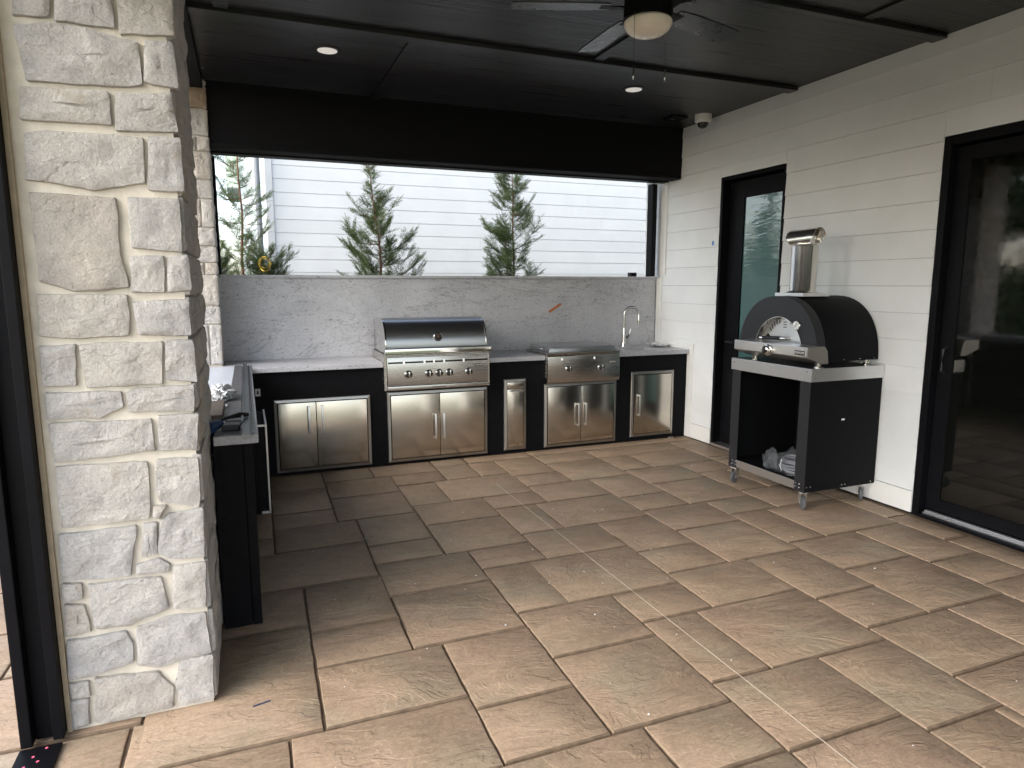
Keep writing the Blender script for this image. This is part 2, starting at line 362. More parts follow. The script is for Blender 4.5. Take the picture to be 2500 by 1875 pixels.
random.seed(7)
FRONT_STONES = [
[(-4.85,2.458),(-4.751,2.472),(-4.762,2.4),(-4.856,2.389)],
[(-4.741,2.474),(-4.588,2.497),(-4.583,2.387),(-4.746,2.391)],
[(-4.57,2.499),(-4.411,2.523),(-4.413,2.388),(-4.569,2.373)],
[(-4.855,2.361),(-4.755,2.381),(-4.644,2.375),(-4.564,2.357),(-4.519,2.351),(-4.517,2.223),(-4.571,2.211),(-4.835,2.204)],
[(-4.498,2.363),(-4.419,2.363),(-4.41,2.222),(-4.481,2.225),(-4.511,2.236)],
[(-4.855,2.182),(-4.616,2.19),(-4.615,2.09),(-4.862,2.086)],
[(-4.597,2.187),(-4.432,2.205),(-4.422,2.081),(-4.605,2.072)],
[(-4.854,2.04),(-4.795,2.056),(-4.529,2.056),(-4.533,1.91),(-4.684,1.88),(-4.776,1.895),(-4.866,1.904)],
[(-4.51,2.062),(-4.414,2.062),(-4.416,1.886),(-4.523,1.888)],
[(-4.858,1.862),(-4.624,1.856),(-4.621,1.669),(-4.608,1.569),(-4.687,1.556),(-4.762,1.554),(-4.857,1.589),(-4.856,1.698)],
[(-4.584,1.858),(-4.432,1.862),(-4.434,1.685),(-4.587,1.7)],
[(-4.591,1.668),(-4.494,1.67),(-4.498,1.55),(-4.598,1.551)],
[(-4.48,1.667),(-4.418,1.676),(-4.414,1.555),(-4.486,1.55)],
[(-4.865,1.542),(-4.612,1.538),(-4.61,1.478),(-4.618,1.406),(-4.766,1.399),(-4.873,1.41)],
[(-4.596,1.517),(-4.426,1.521),(-4.424,1.4),(-4.585,1.405)],
[(-4.874,1.373),(-4.779,1.377),(-4.784,1.243),(-4.875,1.243)],
[(-4.766,1.374),(-4.679,1.381),(-4.517,1.376),(-4.529,1.234),(-4.753,1.233)],
[(-4.507,1.381),(-4.42,1.378),(-4.417,1.233),(-4.512,1.247)],
[(-4.873,1.217),(-4.655,1.212),(-4.652,1.158),(-4.726,1.126),(-4.876,1.132)],
[(-4.637,1.211),(-4.585,1.221),(-4.426,1.22),(-4.434,1.129),(-4.637,1.141)],
[(-4.873,1.116),(-4.574,1.109),(-4.565,0.998),(-4.867,0.984)],
[(-4.547,1.118),(-4.42,1.117),(-4.433,0.991),(-4.553,0.997)],
[(-4.866,0.968),(-4.594,0.959),(-4.592,0.827),(-4.592,0.841),(-4.601,0.754),(-4.865,0.754)],
[(-4.565,0.964),(-4.43,0.959),(-4.433,0.822),(-4.441,0.776),(-4.563,0.81),(-4.573,0.851)],
[(-4.582,0.794),(-4.543,0.792),(-4.567,0.746),(-4.59,0.755)],
[(-4.539,0.761),(-4.428,0.768),(-4.431,0.584),(-4.551,0.594),(-4.581,0.624),(-4.568,0.728)],
[(-4.876,0.729),(-4.642,0.729),(-4.676,0.551),(-4.881,0.565)],
[(-4.621,0.732),(-4.579,0.732),(-4.589,0.619),(-4.634,0.613)],
[(-4.652,0.588),(-4.577,0.598),(-4.547,0.574),(-4.56,0.544),(-4.66,0.552)],
[(-4.882,0.553),(-4.826,0.546),(-4.828,0.491),(-4.883,0.483)],
[(-4.881,0.477),(-4.825,0.466),(-4.81,0.364),(-4.888,0.361)],
[(-4.807,0.537),(-4.582,0.529),(-4.567,0.437),(-4.563,0.411),(-4.689,0.365),(-4.797,0.374)],
[(-4.537,0.563),(-4.43,0.562),(-4.443,0.388),(-4.55,0.402)],
[(-4.885,0.342),(-4.707,0.343),(-4.689,0.294),(-4.689,0.223),(-4.816,0.2),(-4.891,0.202)],
[(-4.67,0.348),(-4.571,0.373),(-4.445,0.365),(-4.434,0.207),(-4.612,0.186),(-4.675,0.207)],
[(-4.891,0.183),(-4.833,0.179),(-4.835,0.122),(-4.893,0.129)],
[(-4.896,0.121),(-4.841,0.117),(-4.843,0.02),(-4.897,0.012)],
[(-4.812,0.187),(-4.613,0.167),(-4.568,0.096),(-4.574,0.017),(-4.8,0.012),(-4.825,0.022)],
[(-4.539,0.203),(-4.429,0.195),(-4.437,0.017),(-4.548,0.017),(-4.561,0.115)]]
SLABS = [(-6.6,-5.5,-5.2,-4.62),(-5.5,-4.7,-5.2,-4.62),(-4.7,-3.9,-5.2,-4.62),(-3.9,-3.2,-5.2,-4.62),(-3.2,-2.4,-5.2,-4.62),(-2.4,-1.65,-5.2,-4.62),(-1.65,-1.06,-5.2,-4.62),(-1.06,-0.63,-5.2,-4.62),(-0.63,-0.01,-5.2,-4.62),(-1.58,-1.06,-4.62,-4.35),(-1.06,-0.63,-4.62,-4.35),(-0.63,-0.01,-4.62,-4.3),(-6.6,-5.8,-4.6,-3.87),(-5.8,-5.1,-4.6,-3.87),(-5.1,-4.3,-4.6,-3.87),(-4.3,-3.65,-4.6,-3.87),(-3.65,-2.53,-4.6,-4.15),(-2.53,-1.99,-4.6,-4.16),(-1.99,-1.65,-4.6,-4.26),(-1.65,-1.58,-4.6,-4.26),(-1.58,-1.06,-4.35,-4.06),(-1.06,-0.63,-4.35,-3.65),(-0.63,-0.01,-4.3,-3.54),(-1.99,-1.58,-4.26,-3.75),(-2.53,-1.99,-4.16,-3.74),(-3.65,-2.93,-4.15,-3.86),(-2.93,-2.53,-4.15,-3.86),(-1.58,-1.06,-4.06,-3.65),(-6.6,-5.4,-3.87,-3.46),(-5.4,-4.66,-3.87,-3.46),(-4.66,-4.12,-3.87,-3.46),(-4.12,-3.46,-3.87,-3.46),(-3.46,-3.05,-3.86,-3.55),(-3.05,-2.53,-3.86,-3.34),(-2.23,-1.58,-3.75,-3.22),(-2.53,-2.23,-3.74,-3.22),(-1.58,-1.17,-3.65,-3.34),(-1.17,-0.62,-3.65,-3.13),(-3.46,-3.05,-3.55,-3.05),(-0.62,-0.21,-3.55,-3.24),(-0.21,-0.01,-3.54,-3.04),(-6.6,-5.8,-3.46,-3.18),(-5.8,-5.05,-3.46,-3.18),(-5.05,-4.65,-3.46,-3.18),(-4.65,-4.41,-3.46,-3.18),(-4.62,-4,-3.46,-2.66),(-4,-3.46,-3.46,-3.05),(-3.05,-2.53,-3.34,-2.92),(-1.58,-1.16,-3.34,-2.81),(-0.62,-0.21,-3.24,-2.71),(-2.53,-2.12,-3.22,-2.92),(-2.12,-1.58,-3.22,-2.81),(-6.6,-5.6,-3.18,-2.66),(-5.6,-4.62,-3.18,-2.66),(-1.16,-0.62,-3.13,-2.71),(-4,-3.59,-3.05,-2.75),(-3.59,-3.05,-3.05,-2.52),(-0.21,-0.02,-3.03,-2.61),(-3.05,-2.76,-2.92,-2.38),(-2.77,-2.11,-2.92,-2.38),(-2.11,-1.69,-2.81,-2.49),(-1.69,-1.16,-2.81,-2.28),(-4,-3.59,-2.75,-2.24),(-1.16,-0.85,-2.71,-2.16),(-0.85,-0.2,-2.71,-2.16),(-6.6,-5.9,-2.66,-2.24),(-5.9,-5.2,-2.66,-2.24),(-5.2,-4.4,-2.66,-2.24),(-4.4,-4,-2.66,-2.24),(-0.2,-0.02,-2.61,-2.16),(-3.6,-3.05,-2.52,-2.1),(-2.11,-1.69,-2.49,-1.97),(-3.05,-2.65,-2.38,-2.1),(-2.65,-2.11,-2.38,-1.97),(-1.69,-1.16,-2.28,-1.87),(-6.6,-5.2,-2.24,-1.74),(-5.2,-4.9,-2.24,-1.74),(-4.9,-3.6,-2.24,-1.72),(-1.16,-0.73,-2.16,-1.87),(-0.73,-0.2,-2.16,-1.75),(-0.2,-0.02,-2.16,-1.75),(-3.6,-3.19,-2.1,-1.81),(-3.18,-2.65,-2.1,-1.59),(-2.65,-2.34,-1.97,-1.45),(-2.34,-1.69,-1.97,-1.45),(-1.69,-1.28,-1.87,-1.56),(-1.28,-0.73,-1.87,-1.35),(-3.6,-3.19,-1.81,-1.3),(-0.73,-0.45,-1.75,-1.22),(-0.45,-0.02,-1.75,-1.22),(-6.6,-5.2,-1.74,-0.94),(-5.2,-4.42,-1.74,-0.94),(-4.42,-4.13,-1.74,-1.46),(-4.13,-3.6,-1.72,-1.3),(-3.18,-2.65,-1.59,-1.17),(-1.69,-1.28,-1.56,-1.04),(-4.42,-4.13,-1.46,-0.94),(-2.65,-2.23,-1.45,-1.17),(-2.23,-1.69,-1.45,-1.04),(-1.28,-0.73,-1.35,-0.93),(-4.13,-3.72,-1.32,-1.02),(-3.72,-3.19,-1.3,-0.79),(-0.74,-0.33,-1.22,-0.93),(-0.33,-0.02,-1.22,-0.93),(-3.19,-2.89,-1.18,-0.66),(-2.89,-2.23,-1.17,-0.64),(-2.23,-1.83,-1.04,-0.74),(-1.83,-1.28,-1.04,-0.48),(-4.13,-3.72,-1.02,-0.49),(-6.6,-5.2,-0.94,-0.01),(-5.2,-4.42,-0.94,-0.01),(-4.42,-4.13,-0.94,-0.49),(-0.99,-0.33,-0.93,-0.47),(-0.33,-0.02,-0.93,-0.83),(-1.29,-0.99,-0.92,-0.48),(-0.33,-0.02,-0.83,-0.19),(-3.72,-3.19,-0.79,-0.35),(-2.23,-1.83,-0.74,-0.22),(-3.19,-2.78,-0.64,-0.35),(-2.77,-2.48,-0.64,-0.22),(-2.48,-2.23,-0.64,-0.22),(-4.42,-4.13,-0.49,-0.01),(-4.13,-3.72,-0.49,-0.01),(-1.83,-1.29,-0.48,-0.19),(-1.29,-0.33,-0.48,-0.19),(-3.72,-3.32,-0.35,-0.01),(-3.32,-2.78,-0.35,-0.01),(-2.77,-2.48,-0.22,-0.01),(-2.46,-1.83,-0.22,-0.01),(-1.83,-0.02,-0.19,-0.01)]

# ================================================================== SETTING
# ground
g = MB().box(-150, 150, -150, 150, -.30, -.20).build('lawn', 'grass'); tag(g, kind='structure')
g = MB().box(-10, 2.9, .86, 4.55, -.2, -.16).build('planting_bed', 'mulch'); tag(g, kind='structure')

# patio floor: a concrete base with stamped slabs on it
patio = thing('patio_floor', None, None, kind='structure')
box('concrete_base', 'concrete', patio, -9.2, 0.0, -9.4, .86, -.199, -.0115)
SH = .017
CUTX, CUTY = -2.455, -2.267
def slab(x0, x1, y0, y1, gx0, gx1, gy0, gy1, seed):
    rnd = random.Random(seed)
    x0 += gx0; x1 -= gx1; y0 += gy0; y1 -= gy1
    if x1-x0 < .02 or y1-y0 < .02: return
    dz = rnd.uniform(-.0004, .0004); tx, ty = rnd.uniform(-.0004, .0004), rnd.uniform(-.0004, .0004)
    def edge(n, a, b):
        return [a+(b-a)*i/n for i in range(n)]
    nx = max(2, int((x1-x0)/.07)); ny = max(2, int((y1-y0)/.07))
    ring = [(x, y0) for x in edge(nx, x0, x1)]+[(x1, y) for y in edge(ny, y0, y1)]+[(x, y1) for x in edge(nx, x1, x0)]+[(x0, y) for y in edge(ny, y1, y0)]
    jit = [rnd.uniform(-.0022, .0022) for _ in ring]
    def lay(ins, z, k):
        out = []
        for (x, y), j in zip(ring, jit):
            cx, cy = (x0+x1)/2, (y0+y1)/2; hx, hy = (x1-x0)/2, (y1-y0)/2
            q = ins+j*k
            X = cx+(x-cx)*(hx-q)/hx; Y = cy+(y-cy)*(hy-q)/hy
            out.append((X+SH*Y, Y, z+dz+tx*(X-cx)+ty*(Y-cy)))
        return out
    m = MB(); L = [lay(0, -.0118, 1), lay(.001, -.0065, 1), lay(.003, -.0018, 1), lay(.008, 0, .6)]
    n = len(ring); vs = [p for l in L for p in l]; fs = []
    for i in range(3):
        for k in range(n): fs.append((i*n+k, i*n+(k+1) % n, (i+1)*n+(k+1) % n, (i+1)*n+k))
    fs.append(tuple(range(3*n, 4*n)))
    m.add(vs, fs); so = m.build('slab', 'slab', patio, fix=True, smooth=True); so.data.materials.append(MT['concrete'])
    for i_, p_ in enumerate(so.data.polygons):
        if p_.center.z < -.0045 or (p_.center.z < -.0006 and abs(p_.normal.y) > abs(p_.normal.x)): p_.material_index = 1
G = .0045
def split(r):
    x0, x1, y0, y1 = r; out = [(x0, x1, y0, y1, G, G, G, G)]
    def cut(L, ax, c, g):
        o = []
        for s in L:
            a, b = (s[0], s[1]) if ax == 0 else (s[2], s[3])
            if a+.05 < c < b-.05:
                s1 = list(s); s2 = list(s)
                if ax == 0: s1[1] = c; s1[5] = g; s2[0] = c; s2[4] = g
                else: s1[3] = c; s1[7] = g; s2[2] = c; s2[6] = g
                o += [tuple(s1), tuple(s2)]
            else: o.append(s)
        return o
    return out
rects = [r for r in SLABS]
for x0, x1 in ((-6.6, -5.6), (-5.6, -4.9)):                      # plain slabs outside the traced part
    pass
k = 0
for r in rects:
    for s in split(r):
        k += 1; slab(*s, seed=k)
xs = [-9.2, -8.1, -7.3, -6.6]
for i in range(3):
    yy = -9.4
    while yy < .8:
        d = random.choice((.55, .75, .95)); y1 = min(yy+d, .86)
        slab(xs[i], xs[i+1], yy, y1, G, G, G, G, seed=900+int(yy*10)+i*50); yy = y1
xx = -6.6
while xx < -.02:
    x1 = min(xx+random.choice((.8, 1.0, 1.3)), 0)
    slab(xx, x1, -6.0, -5.2, G, G, G, G, seed=int(xx*77)+4000); slab(xx, x1, -9.4, -6.0, G, G, G, G, seed=int(xx*77)+4100); xx = x1
box('saw_cut', 'concrete', patio, -4.1, -1.7, CUTY-.0016, CUTY+.0016, .0002, .0012)
box('sealed_joint', 'caulk', patio, CUTX-.0018, CUTX+.0018, -6, -.9, .0002, .0014)
sj = patio.children[-1]
for v in sj.data.vertices: v.co.x += SH*v.co.y

# ------------------------------------------------------------------ stone masonry
def stone(poly, place, depth, parent, seed, amp=.010, step=.026, name='stone', mat='stone'):
    """poly in (u, v); place(u, v, d) -> world; d grows out of the wall"""
    rnd = random.Random(seed); off = Vector((rnd.uniform(0, 50), rnd.uniform(0, 50), seed*.37))
    us = [p[0] for p in poly]; vv = [p[1] for p in poly]
    cu, cv = (min(us)+max(us))/2, (min(vv)+max(vv))/2; hu, hv = (max(us)-min(us))/2, (max(vv)-min(vv))/2
    if hu < .004 or hv < .004: return
    ring = []
    for i, a in enumerate(poly):
        b = poly[(i+1) % len(poly)]; L = math.hypot(b[0]-a[0], b[1]-a[1]); n = max(1, int(round(L/step)))
        for j in range(n):
            t = j/n
            if i is not None and j == 0:       # cut the corner a little
                p = poly[i-1]; Lp = math.hypot(a[0]-p[0], a[1]-p[1]) or 1; c = min(.004, L*.2, Lp*.2)
                ring.append((a[0]+(p[0]-a[0])/Lp*c, a[1]+(p[1]-a[1])/Lp*c)); ring.append((a[0]+(b[0]-a[0])/L*c, a[1]+(b[1]-a[1])/L*c))
            else: ring.append((a[0]+(b[0]-a[0])*t, a[1]+(b[1]-a[1])*t))
    n = len(ring)
    rj = [(noise.noise(Vector((u*22, v*22, 0))+off)*.0045, noise.noise(Vector((u*22, v*22, 9))+off)*.0045) for u, v in ring]
    def lay(ins, d, k, am):
        o = []
        for (u, v), (ju, jv) in zip(ring, rj):
            U = cu+(u-cu)*max(.02, (hu-min(ins, hu*.9))/hu)+ju*k; V = cv+(v-cv)*max(.02, (hv-min(ins, hv*.9))/hv)+jv*k
            nn = noise.noise(Vector((U*9, V*13, 3))+off)+.5*noise.noise(Vector((U*27, V*30, 7))+off)
            o.append((U, V, d+am*nn))
        return o
    mn = min(hu, hv)
    L = [lay(-.003, -.012, 1, 0), lay(-.003, depth*.45, 1, 0), lay(-.0005, depth*.9, 1, .001), lay(.007, depth, .9, amp*.7)]
    for q in (.25, .45, .65, .85): L.append(lay(.007+(mn-.007)*q, depth+.002, .6, amp))
    vs = [place(*p) for l in L for p in l]; fs = []
    for i in range(len(L)-1):
        for k_ in range(n): fs.append((i*n+k_, i*n+(k_+1) % n, (i+1)*n+(k_+1) % n, (i+1)*n+k_))
    # close with a centre vertex line
    c = place(cu, cv, depth+.003); vs.append(c); ci = len(vs)-1; b0 = (len(L)-1)*n
    for k_ in range(n): fs.append((b0+k_, b0+(k_+1) % n, ci))
    return MB().add(vs, fs).build(name, mat, parent, fix=True, smooth=True)
def rows_fill(u0, u1, zs, place, parent, seed, wmin=.14, wmax=.34, depth=.018, amp=.010, gap=.014):
    rnd = random.Random(seed); n = 0
    for i in range(len(zs)-1):
        z0, z1 = zs[i]+gap/2, zs[i+1]-gap/2; u = u0
        while u < u1-.03:
            w_ = rnd.uniform(wmin, wmax)
            if u+w_ > u1-.08: w_ = u1-u
            j = lambda: rnd.uniform(-.004, .004)
            stone([(u+gap/2, z0+j()), (u+w_-gap/2, z0+j()), (u+w_-gap/2+j(), z1+j()), (u+gap/2+j(), z1+j())], place, depth*rnd.uniform(.8, 1.25), parent, seed*100+n, amp, .04); n += 1; u += w_
ZC = 3.147
front = thing('stone_pillar', 'nearest pillar of pale cut stone with cream mortar, left edge of the patio', 'pillar', (-4.67, -2.74, 0))
PX0, PX1, PY0, PY1 = -4.895, -4.437, -3.132, -2.34
mb = MB().box(PX0, PX1, PY0, PY1, -.005, ZC-.002); mb.build('mortar_core', 'mortar', front)
for i, p in enumerate(FRONT_STONES):
    stone(p, lambda u, v, d: (u, PY0-d, v), .016, front, 11+i, .010, .022)
zs = [2.455, 2.63, 2.80, 2.98, 3.135]
def fr(u, v, d): return (u, PY0-d, v)
for st in ([(-4.86, 2.485), (-4.70, 2.50), (-4.70, 2.62), (-4.86, 2.61)], [(-4.685, 2.515), (-4.425, 2.54), (-4.425, 2.68), (-4.685, 2.62)]): stone(st, fr, .02, front, 77)
rows_fill(-4.88, -4.425, [2.69, 2.84, 3.0, 3.14], fr, front, 5)
rz = [.01, .195, .375, .575, .79, .975, 1.125, 1.235, 1.39, 1.535, 1.685, 1.875, 2.07, 2.215, 2.375, 2.53, 2.69, 2.84, 3.0, 3.14]
rows_fill(-PY1*-1+0, 0, [0], None, front, 0) if False else None
rows_fill(-3.135, -2.335, rz, lambda u, v, d: (PX1+d, u, v), front, 8, .2, .42, .016, .012)
rows_fill(-3.12, -2.335, rz, lambda u, v, d: (PX0-d*.8, u, v), front, 9, .2, .42, .012, .008)
rows_fill(PX0, PX1, rz, lambda u, v, d: (u, PY1+d*.8, v), front, 10, .2, .42, .012, .008)
back = thing('stone_pillar', 'far pillar of pale cut stone rising from the counter beside the backsplash', 'pillar', (-4.67, .42, 0))
MB().box(-4.9, -4.446, .215, .62, -.15, ZC-.002).build('mortar_core', 'mortar', back)
bz = [.0, .2, .42, .6, .78, .925, 1.258, 1.407, 1.654, 1.75, 1.881, 2.025, 2.246, 2.393, 2.604, 2.72, 2.922, 3.09, 3.14]
for i in range(len(bz)-1):
    a, b = bz[i]+.007, bz[i+1]-.007
    if b-a < .02: continue
    xl = -4.59+.035*((i*7) % 3)
    stone([(xl, a), (-4.437, a), (-4.434, b), (xl+.004, b)], lambda u, v, d: (u, .215-d, v), .018, back, 300+i, .009, .022, mat='stone_brown' if i in (16, 17) else 'stone')
    stone([(-4.895, a), (xl-.014, a), (xl-.012, b), (-4.895, b)], lambda u, v, d: (u, .215-d, v), .016, back, 330+i, .009, .03)
    stone([(.2, a), (.6, a), (.6, b), (.2, b)], lambda u, v, d: (-4.446+d*.9, u, v), .012, back, 360+i, .007, .05)
    stone([(.2, a), (.6, a), (.6, b), (.2, b)], lambda u, v, d: (-4.9-d*.9, u, v), .012, back, 390+i, .007, .05)

# post and track beside the front pillar
pp = thing('screen_post', 'tall black metal post against the left side of the nearest stone pillar', 'post', (-4.98, -3.16, 0))
MB().box(-5.035, -5.0, -3.205, -3.06, .012, ZC-.002).build('guide_channel', 'frame', pp, .004)
MB().box(-4.999, -4.945, -3.165, -3.06, .012, ZC-.002).build('post_body', 'frame', pp, .003)
MB().box(-4.944, -4.912, -3.19, -3.06, .012, ZC-.002).build('outer_channel', 'frame', pp, .003)
MB().box(-4.911, -4.894, -3.148, -3.08, .004, ZC-.002).build('edge_strip', 'caulkstrip', pp, .003)
tr = thing('floor_track', 'black floor track running forward from the black post, dotted with pink', 'track', (-4.98, -4, 0))
box('track_base', 'frame', tr, -5.037, -4.912, -9.0, -3.207, .001, .012, .003)
for x, y in ((-4.955, -3.225), (-4.985, -3.262), (-4.965, -3.292), (-5.0, -3.31)):
    MB().lathe([(.0045, .0121), (.0045, .0135)], (x, y, 0), seg=10).build('pink_dot', 'pink', tr)
# ------------------------------------------------------------------ house wall on the right
wall = thing('house_wall', 'white lap siding wall of the house along the right side of the patio', 'wall', (0.1, -2.8, 0))
Z0 = 1.011; STEP = .1843
lines = [Z0+STEP*i for i in range(-5, 12)]
lines = [.156]+[z for z in lines if z > .2]+[ZC-.001]
lines[1] = .274 if lines[1] < .274 else lines[1]
D1a, D1b, D1t = -1.236, -.409, 2.57
D2a, D2b, D2t = -6.3, -2.598, 2.512
spans_all = [(-9.0, .86)]
def cut_spans(z0, z1):
    sp = [(-9.0, .86)]
    for a, b, t in ((D1a, D1b, D1t), (D2a, D2b, D2t)):
        if z0 < t-.02:
            n_ = []
            for s in sp:
                if b <= s[0] or a >= s[1]: n_.append(s)
                else:
                    if s[0] < a: n_.append((s[0], a))
                    if s[1] > b: n_.append((b, s[1]))
            sp = n_
    return sp
def board(mb, y0, y1, z0, z1, x=0, t=.0088):
    # lap board: bottom edge proud
    return mb.prism([(x-t, z0+.001), (x+.012, z0+.001), (x+.012, z1-.0011), (x-.001, z1-.0011)], 1, y0, y1)
rj = random.Random(4)
for i in range(len(lines)-1):
    z0, z1 = lines[i], lines[i+1]
    for a, b in cut_spans(z0, z1):
        cuts = [a]
        if abs(z0-2.485) < .25 and a < -2.87 < b: cuts.append(-2.87)
        elif b-a > 3.7: cuts.append(rj.uniform(a+1.4, b-1.4))
        cuts.append(b); cuts = sorted(set(cuts))
        for c0, c1 in zip(cuts[:-1], cuts[1:]):
            if z1 > 2.57 and z0 < 2.5 and False: pass
            mb = MB(); zz0, zz1 = z0, z1
            board(mb, c0+.0008, c1-.0008, zz0, zz1); mb.build('siding_board', 'siding', wall, fix=True)
for a, b in cut_spans(0, .1): box('skirt_board', 'trim', wall, -.016, .012, a, b, .004, .153, .002)
# fill above openings where the board line does not meet the opening head
for a, b, t in ((D1a, D1b, D1t), (D2a, D2b, D2t)):
    zt = [z for z in lines if z > t-.02][0]
    if zt-t > .004: box('filler_board', 'siding', wall, -.004, .011, a+.001, b-.001, t+.001, zt)
def wbox(name, mat, y0, y1, z0, z1, x0=-.02, x1=.0): return box(name, mat, wall, x0, x1, y0, y1, z0, z1, .0015)
# sheathing with the two door openings left free
mb = MB(); X0, X1 = .0135, .16
mb.box(X0, X1, D1b, .86, -.2, ZC+.1).box(X0, X1, D2b, D1a, -.2, ZC+.1).box(X0, X1, -9, D2a, -.2, ZC+.1)
mb.box(X0, X1, D1a, D1b, D1t, ZC+.1).box(X0, X1, D2a, D2b, D2t, ZC+.1).box(X0, X1, D1a, D1b, -.2, -.012).box(X0, X1, D2a, D2b, -.2, -.012)
mb.build('sheathing', 'gap', wall)
box('dark_interior', 'gap', wall, .165, .19, -9, .86, -.2, ZC+.1)
# trim boards that step round the counter and backsplash
wbox('trim_board', 'trim', .44, .585, 1.68, 2.645)
wbox('trim_board', 'trim', .50, .588, .97, 1.655)
wbox('trim_board', 'trim', -.098, .588, .918, .968)
wbox('trim_board', 'trim', -.098, -.006, .004, .917)
tp = MB().box(-.0125, -.0095, -.345, -.32, 1.95, 1.99).build('painters_tape', 'blue'); tag(tp, 'small piece of blue tape stuck on the siding left of the side door', 'tape')

# ------------------------------------------------------------------ ceiling and beams
ceil = thing('ceiling', None, None, kind='structure')
b1, b2 = (-1.325, -1.225), (-2.565, -2.465)
ys = [.62, -1.275, -2.515, -3.76, -5.0, -6.24, -7.5, -8.6]
xj = {0: [-3.12], 1: [-1.84, -4.28], 2: [-.71, -3.15], 3: [-1.84, -4.28], 4: [-.71, -3.15], 5: [-1.84, -4.28], 6: [-.71, -3.15]}
for i in range(len(ys)-1):
    xs_ = sorted([-5.15, -.001]+xj[i])
    for a, b in zip(xs_[:-1], xs_[1:]):
        n_ = 1
        box('ceiling_panel', 'ceil', ceil, a+.0015, b-.0015, ys[i+1]+.0015, ys[i]-.0015, ZC, ZC+.012)
    for x in xj[i]: box('batten', 'ceil', ceil, x-.04, x+.04, ys[i+1]+.052, ys[i]-(.0 if i == 0 else .052), ZC-.014, ZC-.0005, .002)
for y in ys[1:-1]: box('batten', 'ceil', ceil, -5.15, -.017, y-.05, y+.05, ZC-.03, ZC-.0005, .003)
roof = thing('porch_roof', 'flat roof structure above the black patio ceiling', 'roof', (-2.5, -3.2, 3.2))
box('roof_slab', 'roofm', roof, -5.6, 6.0, -8.8, 1.1, ZC+.02, ZC+.3)  # unseen front carried further forward to hold daylight off the near floor
beam = thing('beam', 'deep black beam over the kitchen opening, far side of the patio', 'beam', (-2.4, .3, 2.65))
box('beam_face', 'beam', beam, -4.90, -.002, .222, .235, 2.662, ZC-.002)
box('beam_core', 'beam', beam, -4.90, -.002, .2355, .40, 2.647, ZC-.003)
box('lower_trim', 'beam', beam, -4.434, -.021, .207, .2215, 2.647, 2.68, .002)
box('screen_housing', 'frame', beam, -4.44, -.03, .401, .52, 2.636, 2.76, .004)
SBZ = 2.65
sb = thing('beam', 'black side beam on the left, shallow by the pillars, with an added unseen deep front length that dims the floor', 'beam', (-4.67, -3, 3.08))
box('beam_core', 'beam', sb, -4.89, -4.455, -2.31, .19, 3.075, ZC-.003)
box('beam_core', 'beam', sb, -4.89, -4.455, -8.5, -3.17, SBZ, ZC-.003)  # unseen front length, added low to cut daylight on the near floor
for x, lab, yy in ((-.112, 'right', .55), (-4.425, 'left', .55)):
    t = thing('screen_post', 'thin black screen guide at the %s end of the kitchen opening' % lab, 'post', (x, yy, 1.66))
    box('guide_rail', 'frame', t, x-.028 if lab == 'right' else x-.012, x+.028 if lab == 'right' else x+.012, .53, .63, 1.662, 2.634, .003)

# recessed lights
for x, y, lab in ((-3.632, -.817, 'left-hand of the two lit recessed ceiling lights'), (-1.216, -.789, 'right-hand of the two small recessed ceiling lights')):
    t = thing('ceiling_light', 'small round recessed light, the %s one of the pair in front of the beam' % ('left' if x < -2 else 'right'), 'light', (x, y, ZC), 'recessed ceiling lights')
    MB().lathe([(.066, ZC-.001), (.066, ZC-.009), (.074, ZC-.012), (.088, ZC-.008), (.092, ZC-.001)], (x, y, 0), seg=40).build('trim_ring', 'blackp', t, smooth=True)
    MB().lathe([(.0655, ZC-.002), (.065, ZC-.0105)], (x, y, 0), seg=40).build('lens', 'lens', t, smooth=True)
t = thing('ceiling_light', 'black square ceiling light with small white spot near the top right corner', 'light', (-.98, -3.1, ZC))
MB().box(-1.15, -.80, -3.28, -2.98, ZC-.03, ZC-.0005).build('housing', 'frame', t, .004)
MB().lathe([(.03, ZC-.0345), (.03, ZC-.031)], (-.86, -3.05, 0), seg=20).build('lens', 'lens', t)
# dome camera and junction box
t = thing('dome_camera', 'white dome security camera on the ceiling beside the siding wall', 'camera', (-.157, -.30, ZC))
MB().lathe([(.078, ZC-.001), (.078, ZC-.055), (.072, ZC-.068), (.05, ZC-.074)], (-.157, -.30, 0), seg=36).build('housing', 'white', t, smooth=True)
MB().lathe([(.05, ZC-.0745), (.049, ZC-.09), (.040, ZC-.108), (.022, ZC-.121), (.002, ZC-.125)], (-.157, -.30, 0), seg=36).build('dome', 'darkglass', t, smooth=True)
t = thing('junction_box', 'flat black box on the ceiling beside the white dome camera', 'box', (-.36, -.14, ZC))
MB().box(-.44, -.27, -.22, -.06, ZC-.022, ZC-.001).build('cover', 'frame', t, .004)
MB().box(-.40, -.36, -.15, -.12, ZC-.026, ZC-.0225).build('switch', 'alu', t, .002)

